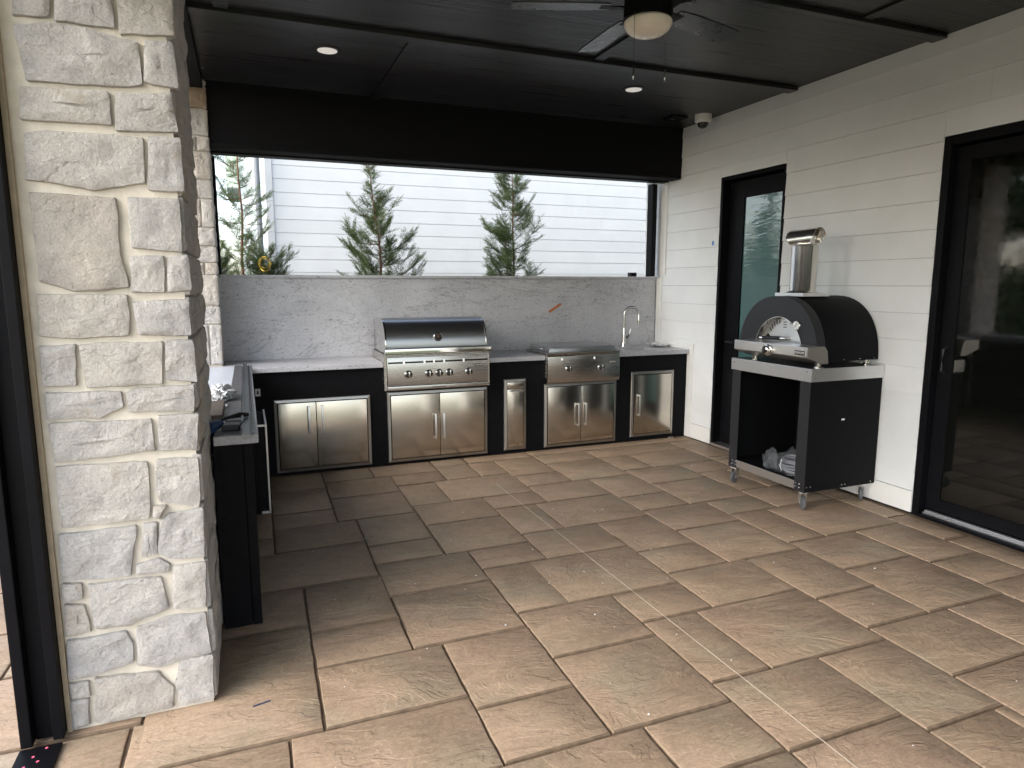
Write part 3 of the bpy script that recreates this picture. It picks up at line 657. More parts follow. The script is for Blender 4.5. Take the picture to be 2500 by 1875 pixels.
# ------------------------------------------------------------------ ceiling fan
FX, FY = -2.306, -2.688
fan = thing('ceiling_fan', 'black five-blade ceiling fan with cream glass bowl light and pull chains', 'fan', (FX, FY, ZC))
MB().lathe([(.075, ZC-.001), (.075, ZC-.03), (.05, ZC-.06), (.018, ZC-.062), (.018, 3.03)], (FX, FY, 0)).build('canopy', 'frame', fan, smooth=True)
MB().lathe([(.03, 3.035), (.10, 3.02), (.118, 2.99), (.12, 2.92), (.122, 2.875), (.10, 2.872)], (FX, FY, 0), seg=40).build('motor_housing', 'frame', fan, smooth=True)
MB().lathe([(.112, 2.871), (.119, 2.862), (.118, 2.848), (.105, 2.825), (.08, 2.808), (.045, 2.799), (.003, 2.796)], (FX, FY, 0), seg=44).build('glass_bowl', 'opal', fan, smooth=True)
for k_ in range(5):
    a = rad(88+72*k_); R_ = Matrix.Rotation(a, 4, 'Z') @ Matrix.Rotation(rad(-8), 4, 'X')
    pts = [(.19, -.055), (.30, -.068), (.60, -.073), (.675, -.066), (.68, .066), (.60, .073), (.30, .068), (.19, .055)]
    def tf(p): return tuple(R_ @ Vector(p)+Vector((FX, FY, 2.935)))
    n_ = len(pts); vs = [tf((x, y, z)) for z in (-.004, .004) for x, y in pts]
    bl = MB().add(vs, [tuple(range(n_)), tuple(range(2*n_-1, n_-1, -1))]+[(i, i+n_, (i+1) % n_+n_, (i+1) % n_) for i in range(n_)]).build('blade', 'blade', fan, .0015)
    vs = [tf(p) for p in [(.10, -.02, -.012), (.10, .02, -.012), (.24, .035, -.0045), (.24, -.035, -.0045), (.10, -.02, -.002), (.10, .02, -.002), (.24, .035, -.0042), (.24, -.035, -.0042)]]
    MB().add(vs, [(0, 1, 2, 3), (7, 6, 5, 4), (0, 4, 5, 1), (1, 5, 6, 2), (2, 6, 7, 3), (3, 7, 4, 0)]).build('bracket', 'frame', bl)
for (dx, dy, zb) in ((-.10, -.05, 2.565), (.105, .01, 2.60)):
    pc = MB().tube([(FX+dx*1.1, FY+dy*1.1, 2.88), (FX+dx*1.1, FY+dy*1.1, zb+.06)], .0014, 6).build('pull_chain', 'nickel', fan)
    MB().lathe([(.001, zb+.06), (.004, zb+.05), (.005, zb+.01), (.002, zb)], (FX+dx*1.1, FY+dy*1.1, 0), seg=10).build('pull_weight', 'nickel', pc, smooth=True)

# ================================================================== DOORS
sd_ = thing('side_door', 'narrow black-framed door with frosted teal glass in the siding wall', 'door', (.05, -.82, 0))
box('jamb', 'frame', sd_, -.006, .155, D1b-.035, D1b-.002, .0, D1t-.002, .003)
box('jamb', 'frame', sd_, -.006, .155, D1a+.002, D1a+.03, .0, D1t-.002, .003)
box('head_jamb', 'frame', sd_, -.006, .155, D1a+.031, D1b-.036, D1t-.035, D1t-.002, .003)
dl = MB(); xg0, xg1 = .075, .125
dl.box(xg0, xg1, D1b-.238, D1b-.045, .03, 2.52).box(xg0, xg1, D1a+.04, D1a+.118, .03, 2.52).box(xg0, xg1, D1a+.118, D1b-.238, 2.365, 2.52).box(xg0, xg1, D1a+.118, D1b-.238, .03, .24)
dl.build('door_leaf', 'frame', sd_, .003)
box('glass_pane', 'glass', sd_, .088, .102, D1a+.12, D1b-.240, .242, 2.363)
box('sill', 'galv', sd_, -.03, .15, D1a+.032, D1b-.037, .001, .026, .003)
hd = MB().tube([(.074, D1b-.12, 1.03), (.03, D1b-.12, 1.03), (.03, D1b-.23, 1.03)], .009, 8).build('handle', 'blackp', sd_, smooth=True)

sl = thing('sliding_door', 'large black sliding patio door with dark reflective glass, right edge', 'door', (.05, -4.4, 0))
box('jamb', 'frame', sl, -.006, .155, D2b-.05, D2b-.002, .0, D2t-.002, .003)
box('jamb', 'frame', sl, -.006, .155, D2a+.002, D2a+.05, .0, D2t-.002, .003)
box('head_jamb', 'frame', sl, -.006, .155, D2a+.051, D2b-.051, D2t-.06, D2t-.002, .003)
mid = -4.45
for a, b, x in ((mid, D2b-.055, .05), (D2a+.055, mid-.004, .095)):
    f_ = MB(); f_.box(x, x+.04, a, a+.09, .05, D2t-.07).box(x, x+.04, b-.095, b, .05, D2t-.07).box(x, x+.04, a+.09, b-.095, D2t-.16, D2t-.07).box(x, x+.04, a+.09, b-.095, .05, .13)
    fr_ = f_.build('door_leaf', 'frame', sl, .003)
    box('glass_pane', 'darkglass', fr_, x+.012, x+.024, a+.0905, b-.0955, .1305, D2t-.1605)
hn = MB().tube([(.049, D2b-.11, 1.17), (.012, D2b-.11, 1.15), (.008, D2b-.11, 1.08), (.012, D2b-.11, 1.01), (.049, D2b-.11, .99)], .009, 10).build('handle', 'blackp', sl, smooth=True)
box('threshold', 'frame', sl, -.035, .155, D2a+.052, D2b-.052, .002, .022, .003)
box('track', 'galv', sl, -.005, .008, D2a+.052, D2b-.08, .0222, .034, .0015)
box('track', 'galv', sl, .014, .045, D2a+.052, D2b-.08, .0222, .046, .002)

# ================================================================== KITCHEN
kit = thing('kitchen_counter', 'L-shaped black outdoor kitchen base with speckled white granite tops', 'counter', (-2.2, .25, 0))
CH = .914
# base carcass in pieces between the appliances
box('back_cabinet', 'cab', kit, -4.235, -.018, .0, .07, .002, CH-.0425, .002)
box('cabinet_core', 'cab', kit, -4.235, -.64, .0705, .60, .002, CH-.0425); box('cabinet_core', 'cab', kit, -.6395, -.2405, .0705, .60, .002, .70); box('cabinet_core', 'cab', kit, -.24, -.018, .0705, .60, .002, CH-.0425)
box('arm_cabinet', 'cab', kit, -4.88, -4.247, -2.28, -.0, .002, CH-.0425, .002)
box('arm_cabinet', 'cab', kit, -4.41, -4.247, -2.552, -2.282, .002, CH-.0425, .002)
box('end_panel', 'cab', kit, -4.41, -4.290, -2.568, -2.553, .002, CH-.0425, .001)
box('corner_post', 'cab', kit, -4.286, -4.2475, -2.570, -2.553, .002, CH-.0425, .002)
def top(x0, x1, y0, y1, name='countertop'): return box(name, 'granite', kit, x0, x1, y0, y1, CH-.041, CH, .004)
top(-4.218, -3.172, -.045, .606); top(-2.215, -1.648, -.045, .606); top(-3.170, -2.217, .50, .606, 'rear_strip'); top(-1.646, -.862, .44, .606, 'rear_strip')
top(-.860, -.62, -.045, .606); top(-.618, -.262, -.045, .085); top(-.618, -.262, .43, .606); top(-.260, -.018, -.045, .606)
top(-4.885, -4.220, -2.30, .195); top(-4.405, -4.220, -2.598, -2.302); top(-4.43, -4.220, .197, .606)
for x in (-3.966, -3.437): box('counter_bracket', 'frame', kit, x-.073, x+.073, -.026, -.001, .858, .870, .002)
# backsplash wall
bs = thing('backsplash_wall', 'grey speckled stone backsplash wall with a flat stone cap behind the kitchen', 'wall', (-2.2, .7, 0))
box('wall_core', 'cab', bs, -4.443, -.002, .632, .84, -.19, 1.634)
box('stone_facing', 'granite', bs, -4.443, -.020, .608, .631, .80, 1.634)
box('cap', 'granite', bs, -4.425, -.02, .585, .865, 1.635, 1.661, .003)

def door_frame(t, x0, x1, z0, z1, w_=.026, y=-.016):
    m = MB(); a = .012
    def ringseg(p, q, r_, s_): pass
    # mitred flange: outer edge low, inner edge proud
    O = [(x0, z0), (x1, z0), (x1, z1), (x0, z1)]; I = [(x0+w_, z0+w_), (x1-w_, z0+w_), (x1-w_, z1-w_), (x0+w_, z1-w_)]
    vs = [(p[0], -.002, p[1]) for p in O]+[(p[0], y+.006, p[1]) for p in O]+[(p[0], y, p[1]) for p in [(x0+.005, z0+.005), (x1-.005, z0+.005), (x1-.005, z1-.005), (x0+.005, z1-.005)]]+[(p[0], y-.004, p[1]) for p in I]+[(p[0], -.002, p[1]) for p in I]
    fs = []
    for r_ in range(4):
        for k_ in range(4): fs.append((r_*4+k_, r_*4+(k_+1) % 4, (r_+1)*4+(k_+1) % 4, (r_+1)*4+k_))
    m.add(vs, fs); return m.build('frame', 'steel_f', t, fix=True)
def bar_handle(parent, x, z0, z1, y=-.022, st=.036, r=.0078, flat=True, out='handle'):
    m = MB()
    if flat: m.box(x-r, x+r, y-st, y-st+.010, z0, z1).box(x-r*.9, x+r*.9, y-st+.0105, y, z0+.002, z0+.016).box(x-r*.9, x+r*.9, y-st+.0105, y, z1-.016, z1-.002)
    else: m.tube([(x, y, z0+.01), (x, y-st, z0+.01)], r*.8, 8).tube([(x, y, z1-.01), (x, y-st, z1-.01)], r*.8, 8).tube([(x, y-st, z0), (x, y-st, z1)], r, 10)
    return m.build('handle', 'handle', parent, .0015, smooth=True)
def access_door(label, x0, x1, z0, z1, cat='cabinet door', name='access_door'):
    t = thing(name, label, cat, ((x0+x1)/2, 0, z0)); door_frame(t, x0, x1, z0, z1)
    box('recess', 'gap', t, x0+.0265, x1-.0265, -.006, -.0015, z0+.0265, z1-.0265); return t
def leaf(t, x0, x1, z0, z1, dark=False):
    return box('door', 'steel_v', t, x0, x1, -.022, -.0065, z0, z1, .003, True)
def double(label, x0, x1, z0, z1, split, h):
    t = access_door(label, x0, x1, z0, z1); g_ = .0335
    a = leaf(t, x0+g_, split-.002, z0+g_, z1-g_); b = leaf(t, split+.002, x1-g_, z0+g_, z1-g_)
    bar_handle(a, h[0], h[2], h[3]); bar_handle(b, h[1], h[2], h[3]); return t
double('wide double steel doors left of the large grill', -4.072, -3.283, .022, .640, -3.737, (-3.797, -3.690, .350, .578))
double('double steel doors directly under the large grill', -3.140, -2.216, .020, .650, -2.669, (-2.716, -2.640, .208, .438))
double('double steel doors under the small griddle burner', -1.640, -.856, .020, .638, -1.250, (-1.288, -1.208, .213, .436))
t = access_door('tall narrow steel pull-out between the grill and the griddle', -2.052, -1.828, .030, .706, 'pull-out', 'trash_chute')
box('flap', 'steel_v', t, -2.022, -1.858, -.022, -.0065, .612, .676, .003, True)
d_ = box('drawer_front', 'steel_v', t, -2.022, -1.858, -.022, -.0065, .060, .609, .003, True)
MB().tube([(-2.0, -.04, .598), (-1.862, -.04, .598)], .007, 10).tube([(-1.995, -.04, .598), (-1.995, -.02, .598)], .005, 8).tube([(-1.866, -.04, .598), (-1.866, -.02, .598)], .005, 8).build('handle', 'handle', d_, smooth=True)
t = access_door('single steel door under the sink at the right end', -.684, -.178, .042, .708)
a = leaf(t, -.6505, -.2115, .0755, .6745); bar_handle(a, -.605, .262, .478, st=.040)
# outlet and scuffs
t = thing('power_outlet', 'small white outlet in the dark inner corner of the kitchen', 'outlet', (-4.19, 0, .71))
box('cover', 'white', t, -4.205, -4.165, -.022, -.0015, .682, .742, .002); box('socket', 'blackp', t, -4.192, -4.178, -.0235, -.0222, .70, .725)

# ------------------------------------------------------------------ refrigerator in the arm
t = thing('built_in_fridge', 'built-in fridge door seen edge-on on the inner side of the counter arm', 'fridge', (-4.2, -1.0, 0))
box('door_side', 'gap', t, -4.2465, -4.170, -1.30, -.75, .13, .69)
m = MB().box(-4.169, -4.157, -1.312, -.74, .118, .70).build('door_skin', 'galv', t, .002)
MB().box(-4.2125, -4.1695, -1.310, -1.301, .688, .70).build('edge_trim', 'galv', t); MB().box(-4.2125, -4.1695, -1.310, -1.301, .118, .134).build('edge_trim', 'galv', t)
MB().box(-4.2465, -4.214, -1.312, -.74, .118, .70).build('frame', 'frame', t, .002)

# ------------------------------------------------------------------ grill
gr = thing('gas_grill', 'large built-in stainless grill with rounded hood, five knobs, dark logo plate', 'grill', (-2.69, .2, .67))
gx0, gx1 = -3.172, -2.217
box('body', 'steel', gr, gx0+.004, gx1-.004, -.055, .49, .72, .985, .002)
m = MB().prism([(-.056, .712), (-.092, .712), (-.088, .958), (-.056, .958)], 0, gx0+.028, gx1-.016)
m.build('control_panel', 'steel', gr, .003, True)
box('side_flange', 'steel', gr, gx0, gx0+.026, -.082, -.056, .672, .962, .003); box('side_flange', 'steel', gr, gx1-.014, gx1, -.082, -.056, .672, .962, .003)
box('drip_ledge', 'steel', gr, gx0+.026, gx1-.0145, -.098, -.056, .674, .709, .003, True); box('tray_slot', 'gap', gr, -2.755, -2.63, -.0995, -.0985, .688, .692)
box('top_rail', 'steel', gr, gx0+.002, gx1-.002, -.096, -.056, .959, .972, .003)
box('light_groove', 'gap', gr, gx0+.035, gx1-.02, -.0915, -.0885, .905, .919)
for x in (-3.001, -2.82, -2.736, -2.644, -2.465): box('indicator_light', 'lens', gr, x-.008, x+.008, -.096, -.0925, .900, .926, .003)
def knob(t, x, z, r=.029, y=-.088):
    MB().lathe([(r*1.25, y), (r*1.25, y-.004), (r*1.02, y-.008)], (x, 0, z), 'y', 28).build('bezel', 'bright', t, smooth=True)
    k_ = MB().lathe([(r*.98, y-.008), (r*.95, y-.026), (r*.80, y-.030), (.004, y-.030)], (x, 0, z), 'y', 28).build('knob', 'blackp', t, smooth=True)
    MB().box(x-.0065, x+.0065, y-.044, y-.0305, z-r*.92, z+r*.92).build('grip', 'bright', k_, .003, True)
for x in (-2.963, -2.781, -2.689, -2.597, -2.416): knob(gr, x, .808)
MB().tube([(-3.084, -.09, .79), (-3.084, -.104, .79)], .006, 10).build('igniter', 'bright', gr, .0, True)
lp = box('logo_plate', 'blackp', gr, -2.360, -2.274, -.0925, -.0885, .852, .876, .001)
text_mesh('COYOTE', .0185, 'lettering', 'white', lp, (-2.317, -.0930, .864), (1, 0, 0), (0, 0, 1), .0003)
# hood
prof = [(-.060, .992), (-.064, 1.04), (-.060, 1.10), (-.046, 1.155), (-.020, 1.205), (.018, 1.244), (.066, 1.270), (.125, 1.283), (.20, 1.285), (.42, 1.272), (.455, 1.25), (.46, .992)]
hood = MB().prism(prof, 0, gx0+.032, gx1-.032).build('hood', 'hood', gr, .0, True)
for a, b in ((gx0+.018, gx0+.0315), (gx1-.0315, gx1-.018)):
    pr = [(y-.004 if y < .1 else y+.003, z+.004 if z > 1.0 else z) for y, z in prof]
    MB().prism(pr, 0, a, b).build('hood_end', 'bright', hood, .002, True)
MB().box(gx0+.02, gx1-.02, -.05, .48, .974, .991).build('hood_seam', 'gap', gr)
m = MB().prism([(-.075, 1.036), (-.128, 1.040), (-.134, 1.034), (-.136, .992), (-.128, .985), (-.075, .990)], 0, gx0+.005, gx1-.0)
m.build('handle', 'bright', hood, .003, True)
MB().lathe([(.040, -.058), (.040, -.066), (.034, -.070)], (-2.688, 0, 1.125), 'y', 32).build('gauge_bezel', 'bright', hood, smooth=True)
MB().lathe([(.0325, -.0703), (.001, -.0712)], (-2.688, 0, 1.125), 'y', 32).build('gauge_face', 'blackp', hood, smooth=True)
MB().box(-2.69, -2.686, -.0725, -.0716, 1.12, 1.146).build('gauge_needle', 'orange', hood)
# ------------------------------------------------------------------ griddle
gd = thing('griddle_burner', 'low built-in stainless griddle with flat lid and two knobs, right of the grill', 'griddle', (-1.25, .15, .65))
hx0, hx1 = -1.645, -.863
box('body', 'steel', gd, hx0+.003, hx1-.003, -.05, .43, .70, .925, .002)
MB().prism([(-.051, .650), (-.074, .650), (-.090, .685), (-.085, .905), (-.070, .930), (-.051, .930)], 0, hx0+.004, hx1-.004).build('control_panel', 'steel', gd, .003, True)
for x in (-1.422, -1.076): knob(gd, x, .785, .028, -.087)
for x in (-1.493, -1.148): box('indicator_light', 'lens', gd, x-.007, x+.007, -.092, -.0855, .868, .890, .002)
lp = box('logo_plate', 'blackp', gd, -.992, -.910, -.0885, -.0845, .822, .845, .001)
text_mesh('COYOTE', .0175, 'lettering', 'white', lp, (-.951, -.0890, .8335), (1, 0, 0), (0, 0, 1), .0002)
box('top_tray', 'steel', gd, hx0-.004, hx1+.004, -.094, .435, .9305, .940, .003)
def frustum(x0, x1, y0, y1, z0, z1, i):
    return MB().add([(x0, y0, z0), (x1, y0, z0), (x1, y1, z0), (x0, y1, z0), (x0+i, y0+i*.35, z1), (x1-i, y0+i*.35, z1), (x1-i, y1-i, z1), (x0+i, y1-i, z1)], [(3, 2, 1, 0), (4, 5, 6, 7), (0, 1, 5, 4), (1, 2, 6, 5), (2, 3, 7, 6), (3, 0, 4, 7)])
frustum(hx0+.030, hx1-.028, -.052, .42, .941, .993, .016).build('lid', 'hood', gd, .004, True)
MB().tube([(hx0+.012, .05, .968), (hx0-.01, .05, .975), (hx0-.01, .25, .975), (hx0+.012, .25, .968)], .007, 8).build('lid_handle', 'bright', gd, smooth=True)

# ------------------------------------------------------------------ sink, faucet, papers
t = thing('sink', 'undermount stainless sink in the counter in front of the faucet', 'sink', (-.44, .26, .75))
m = MB(); xa, xb, ya, yb, za, zb = -.616, -.264, .087, .428, .72, .872
m.box(xa, xa+.004, ya, yb, za, zb).box(xb-.004, xb, ya, yb, za, zb).box(xa+.0041, xb-.0041, ya, ya+.004, za, zb).box(xa+.0041, xb-.0041, yb-.004, yb, za, zb).box(xa+.0041, xb-.0041, ya+.0041, yb-.0041, za, za+.004)
m.build('basin', 'nickel', t)
MB().lathe([(.03, .7242), (.028, .727), (.01, .726)], (-.44, .26, 0)).build('drain', 'bright', t, smooth=True)
t = thing('faucet', 'tall gooseneck pull-down faucet in brushed nickel before the backsplash', 'faucet', (-.49, .47, CH))
bx, by = -.488, .475
MB().lathe([(.030, CH), (.030, CH+.006), (.025, CH+.02), (.023, CH+.07), (.022, CH+.12), (.018, CH+.17), (.014, CH+.2)], (bx, by, 0), seg=24).build('body', 'nickel', t, smooth=True)
path = [(bx, by, CH+.19)]; Rr = .078; top_ = CH+.345
for i in range(15):
    a = pi-pi*1.06*i/14; path.append((bx+(Rr+Rr*cos(a))*.93, by-(Rr+Rr*cos(a))*.36, top_+Rr*sin(a)))
MB().tube(path, .014, 14).build('spout', 'nickel', t, smooth=True)
e = Vector(path[-1]); MB().lathe([(.0145, 0), (.0165, -.02), (.020, -.085), (.018, -.100), (.004, -.101)], (e.x+.001, e.y, e.z+.005), seg=20).build('spray_head', 'nickel', t, smooth=True)
MB().box(e.x+.012, e.x+.019, e.y-.008, e.y+.008, e.z-.055, e.z-.02).build('spray_button', 'blackp', t, .002)
MB().tube([(bx, by, CH+.10), (bx+.03, by-.012, CH+.10), (bx+.045, by-.016, CH+.112), (bx+.058, by-.02, CH+.145), (bx+.066, by-.022, CH+.19)], [.014, .013, .010, .008, .006], 12).build('lever', 'nickel', t, smooth=True)
t = thing('paper_sheets', 'crumpled white papers lying on the counter right of the faucet', 'papers', (-.14, .38, CH))
for k_ in range(4):
    rnd = random.Random(40+k_); cx, cy = -.14+rnd.uniform(-.03, .04), .36+rnd.uniform(-.07, .05); m = MB(); n_ = 6; vs = []
    a = rnd.uniform(0, 1.5)
    for i in range(n_):
        for j in range(n_):
            u, v = (i/(n_-1)-.5)*.16, (j/(n_-1)-.5)*.11
            vs.append((cx+u*cos(a)-v*sin(a), cy+u*sin(a)+v*cos(a), CH+.004+k_*.007+.03*abs(noise.noise(Vector((u*30, v*30, k_*9))))))
    vs2 = [(p[0], p[1], p[2]+.0007) for p in vs]; q = len(vs)
    fs = [(i*n_+j, i*n_+j+1, (i+1)*n_+j+1, (i+1)*n_+j) for i in range(n_-1) for j in range(n_-1)]
    m.add(vs+vs2, fs+[tuple(x+q for x in f) for f in fs]); m.build('sheet', 'paper', t, fix=False)
tp = MB().box(-1.325, -1.165, .6045, .6076, 1.3225, 1.3475, Matrix.Rotation(rad(-31), 3, 'Y')).build('tape_strip', 'orange'); tag(tp, 'slanted strip of orange tape stuck on the stone backsplash', 'tape')
t = thing('cap_box', 'small black box standing on the backsplash cap near its right end', 'box', (-.27, .68, 1.661))
MB().box(-.318, -.232, .66, .71, 1.6615, 1.705).build('housing', 'blackp', t, .003)
MB().box(-.30, -.25, .655, .6595, 1.668, 1.695).build('face_plate', 'frame', t, .001)

# ------------------------------------------------------------------ clutter on the counter arm
def wavy(name, mat, parent, quad_, z, amp, n_=8, m_=16, th=.0012, seed=0, fq=14):
    vs = []
    for i in range(n_):
        for j in range(m_):
            u, v = i/(n_-1), j/(m_-1)
            p = (1-u)*(1-v)*Vector(quad_[0])+u*(1-v)*Vector(quad_[1])+u*v*Vector(quad_[2])+(1-u)*v*Vector(quad_[3])
            vs.append((p.x, p.y, z+.001+amp*abs(noise.noise(Vector((p.x*fq, p.y*fq, seed))))))
    q = len(vs); fs = [(i*m_+j, i*m_+j+1, (i+1)*m_+j+1, (i+1)*m_+j) for i in range(n_-1) for j in range(m_-1)]
    rim = [i*m_ for i in range(n_)]+[(n_-1)*m_+j for j in range(1, m_)]+[i*m_+m_-1 for i in range(n_-2, -1, -1)]+[j for j in range(m_-2, 0, -1)]
    side = [(rim[k], rim[(k+1) % len(rim)], rim[(k+1) % len(rim)]+q, rim[k]+q) for k in range(len(rim))]
    return MB().add(vs+[(x, y, zz+th) for x, y, zz in vs], fs+[tuple(k+q for k in f) for f in fs]+side).build(name, mat, parent, smooth=True)
o = wavy('protective_sheet', 'sheet', None, [(-4.55, .10), (-4.352, .13), (-4.349, -1.50), (-4.50, -1.47)], CH, .004); tag(o, 'long pale sheet of protective film lying on the counter arm', 'sheet')
o = MB().prism([(-4.346, .12), (-4.290, .10), (-4.290, -2.30), (-4.366, -2.28)], 2, CH+.001, CH+.012).build('plank', 'plank', None, .002); tag(o, 'long dark grey flat board lying lengthwise on the counter arm', 'board')
o = MB().box(-4.285, -4.252, -2.69, .16, CH+.001, CH+.020).box(-4.285, -4.280, -2.69, .16, CH+.0201, CH+.026).box(-4.257, -4.252, -2.69, .16, CH+.0201, CH+.026).build('metal_channel', 'alu'); tag(o, 'long grey metal channel overhanging the near end of the counter arm', 'channel')
o = MB().tube([(-4.240, .15, CH+.005), (-4.239, -1.3, CH+.005), (-4.238, -2.58, CH+.005)], .0038, 8).build('metal_rod', 'alu', None, smooth=True); tag(o, 'thin metal rod lying beside the grey channel on the counter arm', 'rod')
o = MB().box(-4.49, -4.375, -2.25, -1.80, CH+.001, CH+.035).build('wood_block', 'wood', None, .004); tag(o, 'brown wood offcut on the counter arm under crumpled film', 'block')
def crumple(name, mat, c, r, seed, sq=(1, 1, .5), n_=3, amp=.5):
    bm = bmesh.new(); bmesh.ops.create_icosphere(bm, subdivisions=n_, radius=1)
    for v in bm.verts:
        p = v.co.copy(); k_ = 1+amp*noise.noise(p*2.2+Vector((seed, 0, 0)))+amp*.5*noise.noise(p*6+Vector((0, seed, 0)))
        v.co = Vector((p.x*sq[0]*r*k_+c[0], p.y*sq[1]*r*k_+c[1], max(c[2]-sq[2]*r*.8, p.z*sq[2]*r*k_+c[2])))
    me = bpy.data.meshes.new(name); bm.to_mesh(me); bm.free(); me.materials.append(MT[mat]); o_ = bpy.data.objects.new(name, me); COL.objects.link(o_); return o_
o = crumple('crumpled_wrap', 'film', (-4.405, -1.60, CH+.04), .075, 3, (.85, 1.7, .6), 4, .75); tag(o, 'bright crumpled plastic wrap on the counter arm beside the front pillar', 'plastic wrap')
t = thing('caulking_gun', 'black tool with a dark blue grip at the near end of the counter arm', 'tool', (-4.36, -2.40, CH))
MB().tube([(-4.43, -2.50, CH+.02), (-4.375, -2.44, CH+.03)], [.03, .018], 12).build('grip', 'bluet', t, smooth=True)
MB().tube([(-4.41, -2.40, CH+.03), (-4.34, -2.33, CH+.035), (-4.30, -2.30, CH+.038), (-4.26, -2.27, CH+.032)], [.007, .009, .014, .010], 10).build('rod', 'blackp', t, smooth=True)
MB().box(-4.375, -4.295, -2.50, -2.42, CH+.001, CH+.03).build('cradle', 'blackp', t, .006)
MB().tube([(-4.30, -2.47, CH+.02), (-4.282, -2.42, CH+.028), (-4.285, -2.33, CH+.034)], .007, 8).build('trigger', 'blackp', t, smooth=True)

# ================================================================== PIZZA OVEN AND CART
cart = thing('oven_cart', 'black rolling cart with open front, stainless top frame and four casters', 'cart', (-.35, -1.9, 0))
ca, cb, ya, yb = -.690, -.018, -2.300, -1.512
zb0, zb1 = .132, .914
box('side_panel', 'powder', cart, ca+.0035, cb, ya, ya+.003, zb0, zb1); box('side_panel', 'powder', cart, ca+.0035, cb, yb-.003, yb, zb0, zb1)
box('rear_panel', 'powder', cart, cb-.003, cb, ya+.0035, yb-.0035, zb0, zb1)
for y0, y1, s_ in ((ya, ya+.092, 1), (yb-.092, yb, -1)):
    lg = MB().box(ca, ca+.003, y0, y1, zb0, zb1).build('leg', 'powder_g', cart)
    yy = y1-.012 if s_ == 1 else y0+.012
    for z in (.160, .185):
        for y in (yy, yy-s_*.035):
            MB().lathe([(.0052, ca-.001), (.0052, ca-.003), (.003, ca-.0045)], (0, y, z), 'x', 10).build('bolt', 'bright', lg, smooth=True)
# inner leg return seen inside the left leg
box('shelf', 'powder', cart, ca+.004, cb-.004, ya+.004, yb-.004, .185, .198, .002)
box('front_rail', 'galv', cart, ca-.0015, ca+.0030, ya+.0925, yb-.0925, .140, .200, .001)
box('top_frame', 'galv', cart, ca-.010, ca-.004, ya-.008, yb+.008, .915, 1.005, .002)
box('top_frame', 'galv', cart, ca-.0035, cb+.002, ya-.008, ya-.002, .915, 1.005, .002)
box('top_frame', 'galv', cart, ca-.0035, cb+.002, yb+.002, yb+.008, .915, 1.005, .002)
box('top_plate', 'alu', cart, ca-.003, cb, ya-.0015, yb+.0015, .985, 1.000)
for y, z in ((ya+.025, .985), (yb-.03, .975)): MB().lathe([(.005, ca-.0101), (.004, ca-.013)], (0, y, z), 'x', 10).build('rivet', 'bright', cart)
for x, z in ((ca+.02, .17), (ca+.055, .17), (-.34, .155), (-.31, .155), (-.06, .15), (-.66, .94)): MB().lathe([(.005, ya-.0001 if z < .9 else ya-.0081), (.004, ya-.003 if z < .9 else ya-.011)], (x, 0, z), 'y', 10).build('rivet', 'bright', cart)
sk = MB().box(-.385, -.355, ya-.0012, ya-.0002, .628, .640).build('sticker', 'paper', cart)
def caster(x, y, ang):
    c = bpy.data.objects.new('caster', None); COL.objects.link(c); c.parent = cart; c.location = Vector((x, y, 0))-cart.location
    R_ = Matrix.Rotation(ang, 3, 'Z')
    def T(mb_):
        mb_.v = [tuple(R_ @ Vector(p)+Vector((x, y, 0))) for p in mb_.v]; return mb_
    W = T(MB().lathe([(.010, -.013), (.036, -.013), (.046, -.008), (.048, 0), (.046, .008), (.036, .013), (.010, .013)], (-.018, 0, .049), 'y', 26)); W.build('wheel', 'rubber', c, smooth=True)
    F = MB(); F.box(-.030, .012, -.021, -.0185, .045, .118).box(-.030, .012, .0185, .021, .045, .118).box(-.032, .026, -.024, .024, .1185, .1235); T(F).build('fork', 'galv', c, .001)
    A = MB().tube([(-.018, -.026, .049), (-.018, .026, .049)], .006, 10); T(A).build('axle', 'bright', c, smooth=True)
    P_ = MB().box(-.035, .035, -.03, .03, .1245, .1315); T(P_).build('plate', 'galv', c)
for x, y, a in ((-.655, -1.56, .3), (-.650, -2.245, 1.15), (-.09, -2.25, .8), (-.09, -1.56, .2)): caster(x, y, a)

ov = thing('pizza_oven', 'black domed outdoor pizza oven with stainless chimney and door, on the cart', 'pizza oven', (-.33, -1.86, 1.04))
cy, hw, zb, zt = -1.856, .398, 1.040, 1.492
def arch(hw_, zb_, zt_, cy_=cy, n_=26, p=2.25):
    o_ = []
    for i in range(n_+1):
        a = pi*i/n_; o_.append((cy_+hw_*(abs(cos(a))**(2/p))*(1 if cos(a) > 0 else -1), zb_+(zt_-zb_)*(abs(sin(a))**(2/p))))
    return o_
A = arch(hw, zb, zt)
MB().prism(A, 0, -.520, -.02).build('dome', 'powder', ov, .004, True)
# front face with an arched opening, leaning slightly, plus the tunnel
iy, ihw, izb, izt = -1.886, .238, 1.085, 1.342
def archA(hw_, zb_, zt_, cy_, n_=32, p=2.0):
    return arch(hw_, zb_, zt_, cy_, n_, p)
O = arch(hw-.002, zb, zt-.002, cy, 32); I = archA(ihw, izb, izt, iy, 32)
n_ = len(O); vs = [(-.600, y, z) for y, z in O]+[(-.604, y, z) for y, z in I]+[(-.5205, y, z) for y, z in O]
fs = [(i, i+1, n_+i+1, n_+i) for i in range(n_-1)]+[(i, i+1, 2*n_+i+1, 2*n_+i) for i in range(n_-1)]+[(0, n_, 2*n_-1, n_-1)]
MB().add(vs, fs).build('front_face', 'powder_g', ov, smooth=True)
I2 = archA(ihw-.004, izb, izt-.004, iy, 32)
vs = [(-.611, y, z) for y, z in I]+[(-.611, y, z) for y, z in I2]+[(-.5215, y, z) for y, z in I2]+[(-.5215, y, z) for y, z in I]
fs = []
